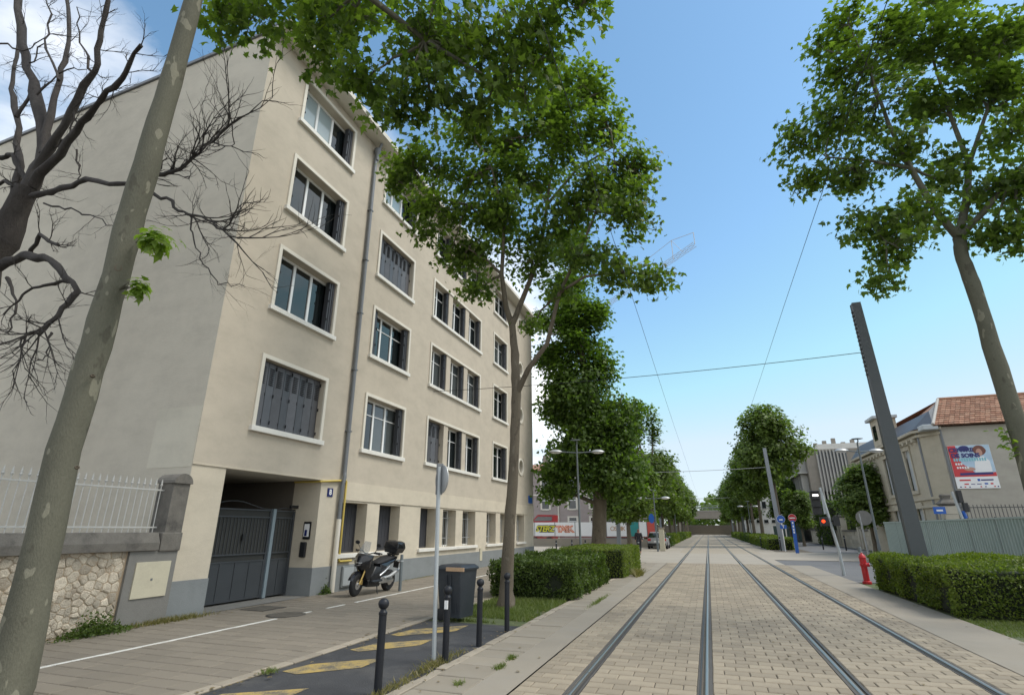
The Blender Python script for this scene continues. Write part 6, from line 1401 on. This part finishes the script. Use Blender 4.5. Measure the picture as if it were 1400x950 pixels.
wb = thing('white_building', 'white three-storey building seen behind the right avenue trunks', 'building', (12, 132, 0)); B(8.0, 17.6, 132, 150, 0, 11.4).build('wall', M['white_wall'], wb); B(7.8, 17.8, 131.8, 150.2, 11.4, 11.8).build('roof', M['fin'], wb)
for z in (3.0, 6.0, 8.8):
    for k in range(6):
        w = B(8.6 + k * 1.5, 9.4 + k * 1.5, 131.9, 131.99, z, z + (1.4 if z > 4 else .6)).build('window', M['pane'], wb); B(8.5 + k * 1.5, 9.5 + k * 1.5, 131.82, 131.99, z - .12, z - .02).build('sill', M['fin'], w)
th = thing('tan_house', 'tan rendered house end between the right avenue trunks', 'house', (8.5, 160, 0)); B(7.4, 12.5, 152, 166, 0, 10.5).build('wall', M['house'], th); q = MB(); q.prism([(7.2, 10.5), (12.7, 10.5), (9.95, 12.6)], 'y', 151.8, 166.2); q.build('roof', M['tiles'], th)
for z in (3, 6.5): B(8.4, 9.3, 151.9, 151.99, z, z + 1.5).build('window', M['pane'], th)

# ================================================================== FAR LEFT: pink house, hoarding with graffiti, vehicles, person
ph = thing('pink_house', 'pinkish three-storey house with cream window surrounds and tiled roof', 'house', (-19, 78, 0)); B(-27, -12.6, 75, 86, 0, 9.7).build('wall', M['pink'], ph)
q = MB(); q.prism([(74.5, 9.7), (86.5, 9.7), (80.5, 11.2)], 'x', -27.5, -12.2); rf = q.build('roof', M['tiles'], ph); B(-22.4, -21.6, 78, 79, 10.4, 12.2).build('chimney', M['conc_dark'], rf); B(-20.4, -18.4, 79, 80, 10.6, 12.0).build('chimney', M['conc_dark'], rf)
for x in (-24.4, -21.25, -17.4, -14.4):
    for z, h in ((7.25, 1.6), (4.4, 1.6), (1.6, 1.6)):
        w = MB(); w.box(x - .75, x - .5, 74.92, 75, z - .15, z + h + .2); w.box(x + .5, x + .75, 74.92, 75, z - .15, z + h + .2); w.box(x - .5, x + .5, 74.92, 75, z + h, z + h + .2); w.box(x - .5, x + .5, 74.90, 75, z - .2, z)
        w = w.build('window', M['surround'], ph); MB().quad((x - .5, 74.97, z), (x + .5, 74.97, z), (x + .5, 74.97, z + h), (x - .5, 74.97, z + h)).build('pane', M['pane'], w, fixn=False); B(x - .5, x + .5, 74.93, 74.98, z + h * .66, z + h * .72).build('transom', M['pvc'], w)
for x in (-19.4, -23.3): MB().cyl((x, 74.9, 0), (x, 74.9, 9.7), .1, n=8).build('drainpipe', M['surround'], ph)
B(-27, -12.6, 74.94, 75, 6.2, 6.4).build('string_course', M['surround'], ph)
M['g_stripe'] = simple('worn_red', (.20, .055, .045), .8, .3, 2, 30, 0, dirt=(.34, .31, .27), dirt_amt=.9)
gh_ = thing('graffiti_hoarding', 'white site hoarding with graffiti on a low grey wall', 'fence', (-12, 58, 0)); B(-19.5, -4.9, 57.9, 58.2, 0, .78).build('low_wall', M['concrete'], gh_); B(-19.5, -4.9, 57.86, 57.9, .90, 1.0).build('red_stripe', M['g_stripe'], gh_)
M['g_teal'] = simple('panel_teal', (.03, .24, .23), .6, .1, 2, 30, 0); M['g_red'] = simple('panel_red', (.5, .08, .06), .6, .1, 2, 30, 0); M['spray_y'] = simple('spray_yellow', (.62, .58, .05), .6, .1, 3, 30, 0); M['spray_o'] = simple('spray_orange', (.70, .16, .03), .6, .1, 3, 30, 0); M['spray_b'] = simple('spray_brown', (.45, .25, .12), .6, .1, 3, 30, 0); M['spray_k'] = simple('spray_black', (.01, .01, .01), .6, .1, 3, 30, 0)
x = -19.4; k = 0; pm = ['white', 'white', 'white', 'white', 'white', 'white', 'g_teal', 'white', 'g_red']; pw = [1.7, 2.25, 2.2, 1.9, 1.4, 2.3, 1.0, .8, .8]
for m_, w_ in zip(pm, pw):
    B(x + .02, x + w_ - .02, 57.92, 57.97, 1.02, 2.4).build('panel', M[m_], gh_); B(x + w_ - .03, x + w_ + .03, 57.9, 57.99, .8, 2.42).build('panel_post', M['zinc'], gh_)
    if k == 1: g1 = (x + w_ / 2)
    if k == 2: g2 = (x + w_ / 2)
    if k == 5: g3 = (x + w_ / 2)
    x += w_; k += 1
put_text('STERZ', .82, (g1, 57.90, 1.72), (1, .0, 0), M['spray_k'], gh_, .085, .25, .78, 'graffiti'); put_text('STERZ', .82, (g1, 57.885, 1.72), (1, 0, 0), M['spray_y'], gh_, .02, .25, .85, 'graffiti')
put_text('TASK', .85, (g2, 57.90, 1.70), (1, 0, 0), M['spray_o'], gh_, .06, -.1, .85, 'graffiti'); put_text('TASK', .85, (g2, 57.885, 1.70), (1, 0, 0), M['white'], gh_, -.02, -.1, .9, 'graffiti')
put_text('OSMIK', .62, (g3, 57.90, 1.75), (1, 0, 0), M['spray_b'], gh_, .0, .1, .8, 'graffiti')
sw = thing('ruined_wall', 'rough grey stone wall behind the hoarding right of the thick trunk', 'wall', (-9, 64, 0)); B(-11.5, -7.2, 63.5, 64.5, 0, 4.6).build('masonry', M['grey_cement'], sw); B(-9.2, -8.6, 63.45, 63.52, .8, 3.4).build('opening', M['slot'], sw); B(-11.6, -7.1, 63.4, 64.6, 4.6, 4.75).build('coping', M['old_stone'], sw)
def car(label, x, y, rz, body, scale=1.0, z=0, name='parked_car'):
    t = thing(name, label, 'car', (x, y, z)); R = Matrix.Translation((x, y, z)) @ Matrix.Rotation(rz, 4, 'Z') @ Matrix.Scale(scale, 4)
    def C(nm, mb, m, par=None, smooth=True, angle=35): mb.v = [tuple(R @ Vector(v)) for v in mb.v]; return mb.build(nm, m, par or t, smooth=smooth, angle=angle)
    # y forward, length 4.1, width 1.75
    secs = [(-2.05, .62, .45, .80), (-2.0, .80, .32, .98), (-1.5, .87, .22, 1.0), (0, .88, .20, .95), (1.2, .87, .22, .92), (1.85, .80, .28, .76), (2.05, .62, .40, .62)]
    q = MB(); vs = []; n = 10
    for (yy, w, z0, z1) in secs:
        vs += [(-w * .9, yy, z0), (-w, yy, z0 + .12), (-w, yy, (z0 + z1) / 2), (-w * .97, yy, z1 - .08), (-w * .86, yy, z1), (w * .86, yy, z1), (w * .97, yy, z1 - .08), (w, yy, (z0 + z1) / 2), (w, yy, z0 + .12), (w * .9, yy, z0)]
    fs = [(i * n + k, i * n + (k + 1) % n, (i + 1) * n + (k + 1) % n, (i + 1) * n + k) for i in range(len(secs) - 1) for k in range(n)] + [tuple(range(n))[::-1], tuple(range((len(secs) - 1) * n, len(secs) * n))]
    q.add(vs, fs); C('body', q, body)
    ca = [(-1.98, .95, .80), (-1.65, 1.38, .66), (-.6, 1.46, .66), (.35, 1.42, .64), (1.15, .93, .78)]
    q = MB(); vs = []
    for (yy, zz_, w) in ca: vs += [(-.80, min(max(yy, -1.95), 1.15), .93), (-w, yy, zz_), (w, yy, zz_), (.80, min(max(yy, -1.95), 1.15), .93)]
    fs = [(i * 4 + k, i * 4 + k + 1, (i + 1) * 4 + k + 1, (i + 1) * 4 + k) for i in range(len(ca) - 1) for k in range(3)]
    q.add(vs, fs); cab = C('cabin', q, M['pane'])
    q = MB(); q.add([(-.64, -1.66, 1.385), (.64, -1.66, 1.385), (.65, -.6, 1.475), (-.65, -.6, 1.475), (.62, .36, 1.435), (-.62, .36, 1.435), (-.60, -1.64, 1.37), (.6, -1.64, 1.37)], [(0, 1, 2, 3), (3, 2, 4, 5)])
    for s in (-1, 1):
        q.add([(s * .665, -1.66, 1.38), (s * .66, -1.5, 1.40), (s * .80, -1.55, .95), (s * .815, -1.97, .95)], [(0, 1, 2, 3)]); q.add([(s * .665, -.45, 1.45), (s * .665, -.33, 1.45), (s * .81, -.33, .94), (s * .81, -.45, .94)], [(0, 1, 2, 3)]); q.add([(s * .645, .33, 1.43), (s * .645, .44, 1.41), (s * .80, 1.18, .93), (s * .805, 1.02, .93)], [(0, 1, 2, 3)])
        q.add([(s * .65, -1.6, 1.39), (s * .68, -1.6, 1.375), (s * .68, .36, 1.41), (s * .65, .36, 1.43)], [(0, 1, 2, 3)])
    C('roof', q, body, smooth=False)
    for yy in (-1.3, 1.28):
        for s in (-1, 1):
            w = C('wheel', MB().lathe([(.2, -.1), (.29, -.1), (.31, -.06), (.31, .06), (.29, .1), (.2, .1)], (s * .80, yy, .31), 20, RX), M['rubber']); C('rim', MB().lathe([(.19, -.02), (.19, .02), (.05, .035)], (s * .885, yy, .31), 14, RX), M['silver'], w)
    for s in (-1, 1):
        C('tail_light', MB().bbox(s * .68 - .14, s * .68 + .14, -2.07, -1.96, .70, .90, .02), M['red']); C('headlight', MB().bbox(s * .62 - .16, s * .62 + .16, 1.86, 2.0, .55, .70, .02), M['silver']); C('mirror', MB().bbox(s * .95 - .07, s * .95 + .07, .75, .9, .93, 1.07, .02), body)
    C('bumper', MB().bbox(-.8, .8, -2.1, -1.98, .30, .50, .03), M['black_plastic']); C('number_plate', MB().box(-.26, .26, -2.075, -2.055, .58, .69), M['white'], smooth=False)
    return t
M['car_silver'] = simple('car_silver', (.42, .43, .45), .3, .04, 2, 30, 0, metal=.4, spec=.6); M['car_red'] = simple('car_red', (.36, .015, .02), .3, .04, 2, 30, 0, spec=.6); M['car_white'] = simple('car_white', (.70, .70, .69), .3, .04, 2, 30, 0, spec=.6)
car('silver hatchback parked beyond the bright hedge, seen from behind', -4.55, 55.0, 0, M['car_silver'])
rt = thing('red_truck', 'red truck standing behind the graffiti hoarding, upper part showing', 'truck', (-17.9, 62, 0))
q = MB(); q.prism([(-19.3, .5), (-16.6, .5), (-16.5, 3.25), (-18.4, 3.3), (-19.1, 2.6), (-19.35, 2.3)], 'y', 61.5, 63.4); q.build('cab', M['car_red'], rt); q = MB(); q.quad((-18.9, 61.47, 2.62), (-16.75, 61.47, 2.62), (-16.72, 61.47, 3.05), (-18.4, 61.47, 3.08)); q.build('windscreen', M['pane'], rt, fixn=False)
B(-19.2, -16.6, 61.40, 61.5, 2.25, 2.35).build('trim', M['pole_pale'], rt)
for x_ in (-18.8, -17.1): MB().lathe([(.45, -.12), (.45, .12)], (x_, 61.6, .45), 16, Matrix.Rotation(math.pi / 2, 3, 'X')).build('wheel', M['rubber'], rt)
# walking person, seen from behind
pe = thing('person', 'person in dark clothes walking away beyond the bright hedge', 'person', (-4.95, 42.5, 0))
def skin_body(name, joints, edges, m, par):
    me = bpy.data.meshes.new(name); me.from_pydata([j[:3] for j in joints], edges, []); o = bpy.data.objects.new(name, me); COL.objects.link(o)
    md = o.modifiers.new('skin', 'SKIN'); 
    for i, j in enumerate(joints): me.skin_vertices[0].data[i].radius = (j[3], j[4])
    me.skin_vertices[0].data[0].use_root = True; o.modifiers.new('sub', 'SUBSURF').levels = 2
    dg = bpy.context.evaluated_depsgraph_get(); m2 = bpy.data.meshes.new_from_object(o.evaluated_get(dg)); bpy.data.objects.remove(o); m2.materials.clear(); m2.materials.append(m)
    m2.polygons.foreach_set('use_smooth', [True] * len(m2.polygons)); return link_mesh(name, m2, par)
J = [(0, 0, .93, .15, .12), (0, .0, 1.15, .14, .10), (0, .01, 1.38, .17, .11), (0, .02, 1.50, .06, .06), (0, .03, 1.60, .08, .09), (0, .03, 1.70, .075, .085), (-.19, .0, 1.40, .06, .06), (-.25, -.03, 1.15, .045, .045), (-.24, .08, .93, .035, .035), (-.24, .10, .84, .04, .025), (.19, .0, 1.40, .06, .06), (.25, -.06, 1.15, .045, .045), (.25, -.10, .93, .035, .035), (.25, -.11, .84, .04, .025), (-.10, .0, .86, .09, .09), (-.10, .14, .50, .065, .065), (-.10, .12, .09, .045, .045), (-.10, .25, .04, .045, .035), (.10, .0, .86, .09, .09), (.10, -.02, .50, .065, .065), (.10, -.22, .12, .045, .045), (.10, -.12, .05, .045, .035)]
E_ = [(0, 1), (1, 2), (2, 3), (3, 4), (4, 5), (2, 6), (6, 7), (7, 8), (8, 9), (2, 10), (10, 11), (11, 12), (12, 13), (0, 14), (14, 15), (15, 16), (16, 17), (0, 18), (18, 19), (19, 20), (20, 21)]
M['skin'] = simple('skin', (.45, .27, .20), .6, .05, 4, 40, 0); M['dark_cloth'] = simple('dark_cloth', (.02, .02, .024), .9, .2, 6, 60, .2)
skin_body('body', J, E_, M['skin'], pe); skin_body('coat', [(0, 0, .62, .20, .16), (0, 0, .93, .19, .15), (0, 0, 1.15, .175, .135), (0, .01, 1.38, .20, .14), (-.19, 0, 1.41, .085, .085), (-.255, -.03, 1.15, .065, .065), (-.245, .07, .96, .052, .052), (.19, 0, 1.41, .085, .085), (.255, -.06, 1.15, .065, .065), (.255, -.10, .96, .052, .052)], [(0, 1), (1, 2), (2, 3), (3, 4), (4, 5), (5, 6), (3, 7), (7, 8), (8, 9)], M['dark_cloth'], pe)
skin_body('hair', [(0, -.02, 1.72, .085, .09), (0, -.045, 1.62, .085, .07), (0, -.05, 1.48, .07, .04)], [(0, 1), (1, 2)], M['p_hair'], pe); skin_body('trousers', [(0, 0, .90, .16, .13), (-.10, 0, .84, .10, .10), (-.10, .14, .50, .08, .08), (-.10, .12, .13, .06, .06), (.10, 0, .84, .10, .10), (.10, -.02, .50, .08, .08), (.10, -.21, .16, .06, .06)], [(0, 1), (1, 2), (2, 3), (0, 4), (4, 5), (5, 6)], M['dark_cloth'], pe)
# bridge at the end of the avenue
br = thing('bridge', 'road bridge with railing crossing the end of the avenue', 'bridge', (0, 196, 0)); B(-60, 60, 190, 200, 4.9, 7.2).build('deck', M['conc_dark'], br); B(-60, 60, 189.8, 190.0, 7.2, 7.45).build('parapet', M['fin'], br)
for z in (7.9, 8.4, 8.9): B(-60, 60, 189.85, 189.95, z, z + .1).build('handrail', M['pole_pale'], br)
for k in range(24): B(-24 + k * 2, -23.9 + k * 2, 189.85, 189.95, 7.45, 9.0).build('rail_post', M['pole_pale'], br)
for x_ in (-22, -8.5, 9.5, 23): B(x_ - .6, x_ + .6, 191, 199, 0, 4.9).build('pier', M['concrete'], br)
B(-60, 60, 203, 204, -.05, 3.0).build('retaining_wall', M['concrete'], br)
# tower crane far behind the trees
cr_ = thing('tower_crane', 'distant tower crane jib showing against the sky above the trees', 'crane', (-33, 150, 0)); M['crane'] = simple('crane_paint', (.42, .40, .38), .6, .1, 2, 30, 0)
def lattice(mb, a, b, w, n, r_):
    a, b = Vector(a), Vector(b); t_ = (b - a).normalized(); u = Vector((0, 1, 0)) if abs(t_.y) < .9 else Vector((1, 0, 0)); s = t_.cross(u).normalized(); u = s.cross(t_)
    cs = [(s + u) * w / 2, (s - u) * w / 2, (-s - u) * w / 2, (-s + u) * w / 2]
    for c in cs: mb.cyl(a + c, b + c, r_, n=4)
    for i in range(n):
        p, q_ = a.lerp(b, i / n), a.lerp(b, (i + 1) / n)
        for k in range(4): mb.cyl(p + cs[k], q_ + cs[(k + 1) % 4], r_ * .6, n=3)
top = Vector((-33, 150, 60)); tip = Vector(at(950, 334, 128)); mid = at(845, 392, 140)
q = MB(); lattice(q, (-33, 150, 0), top, 2.0, 22, .12); q.build('mast', M['crane'], cr_, fixn=False); q = MB(); lattice(q, top, tip, 1.0, 22, .055); q.build('jib', M['crane'], cr_, fixn=False)
q = MB(); apex = top + Vector((2, 0, 14)); q.cyl(top, apex, .12, n=5)
j1, j2 = top.lerp(tip, .66) + Vector((0, 0, 5)), top.lerp(tip, .85) + Vector((0, 0, 5.5))
q.tube([apex, j1, j2, tip + Vector((0, 0, 3.4))], .07, 4); 
for jj, f in ((j1, .66), (j2, .85), (tip + Vector((0, 0, 3.4)), 1.0)): q.cyl(jj, top.lerp(tip, f), .08, n=4); q.cyl(jj, top.lerp(tip, min(1, f + .07)), .05, n=4)
q.build('tie_bars', M['crane'], cr_, fixn=False); q = MB(); q.box(-40, -33, 149, 151, 59, 62); q.build('counterweight', M['crane'], cr_)

# fallen leaves and grit along the edges
r = np.random.default_rng(91); P = np.concatenate([np.stack([r.normal(-5.5, .16, 60), r.uniform(4.5, 10.6, 60), np.full(60, .012)], 1), np.stack([r.normal(-3.62, .10, 70), r.uniform(5, 14, 70), np.full(70, .012)], 1), np.stack([r.normal(-10.1, .15, 50), r.uniform(5.5, 20, 50), np.full(50, .012)], 1), np.stack([r.uniform(-3.3, 3.4, 40), r.uniform(6, 18, 40), np.full(40, .014)], 1), np.stack([r.normal(4.55, .12, 40), r.uniform(9, 20, 40), np.full(40, .012)], 1)])
M['litter'] = leafmat('dry_leaf', (.12, .085, .035), (.24, .18, .08), .1)
tag(leaves('fallen_leaves', P, .05, M['litter'], None, (LEAF5, LEAF5_F), up=.93, droop=0, seed=8), 'scattered dry leaves along the kerbs and pavement edges', 'leaves', kind='stuff')
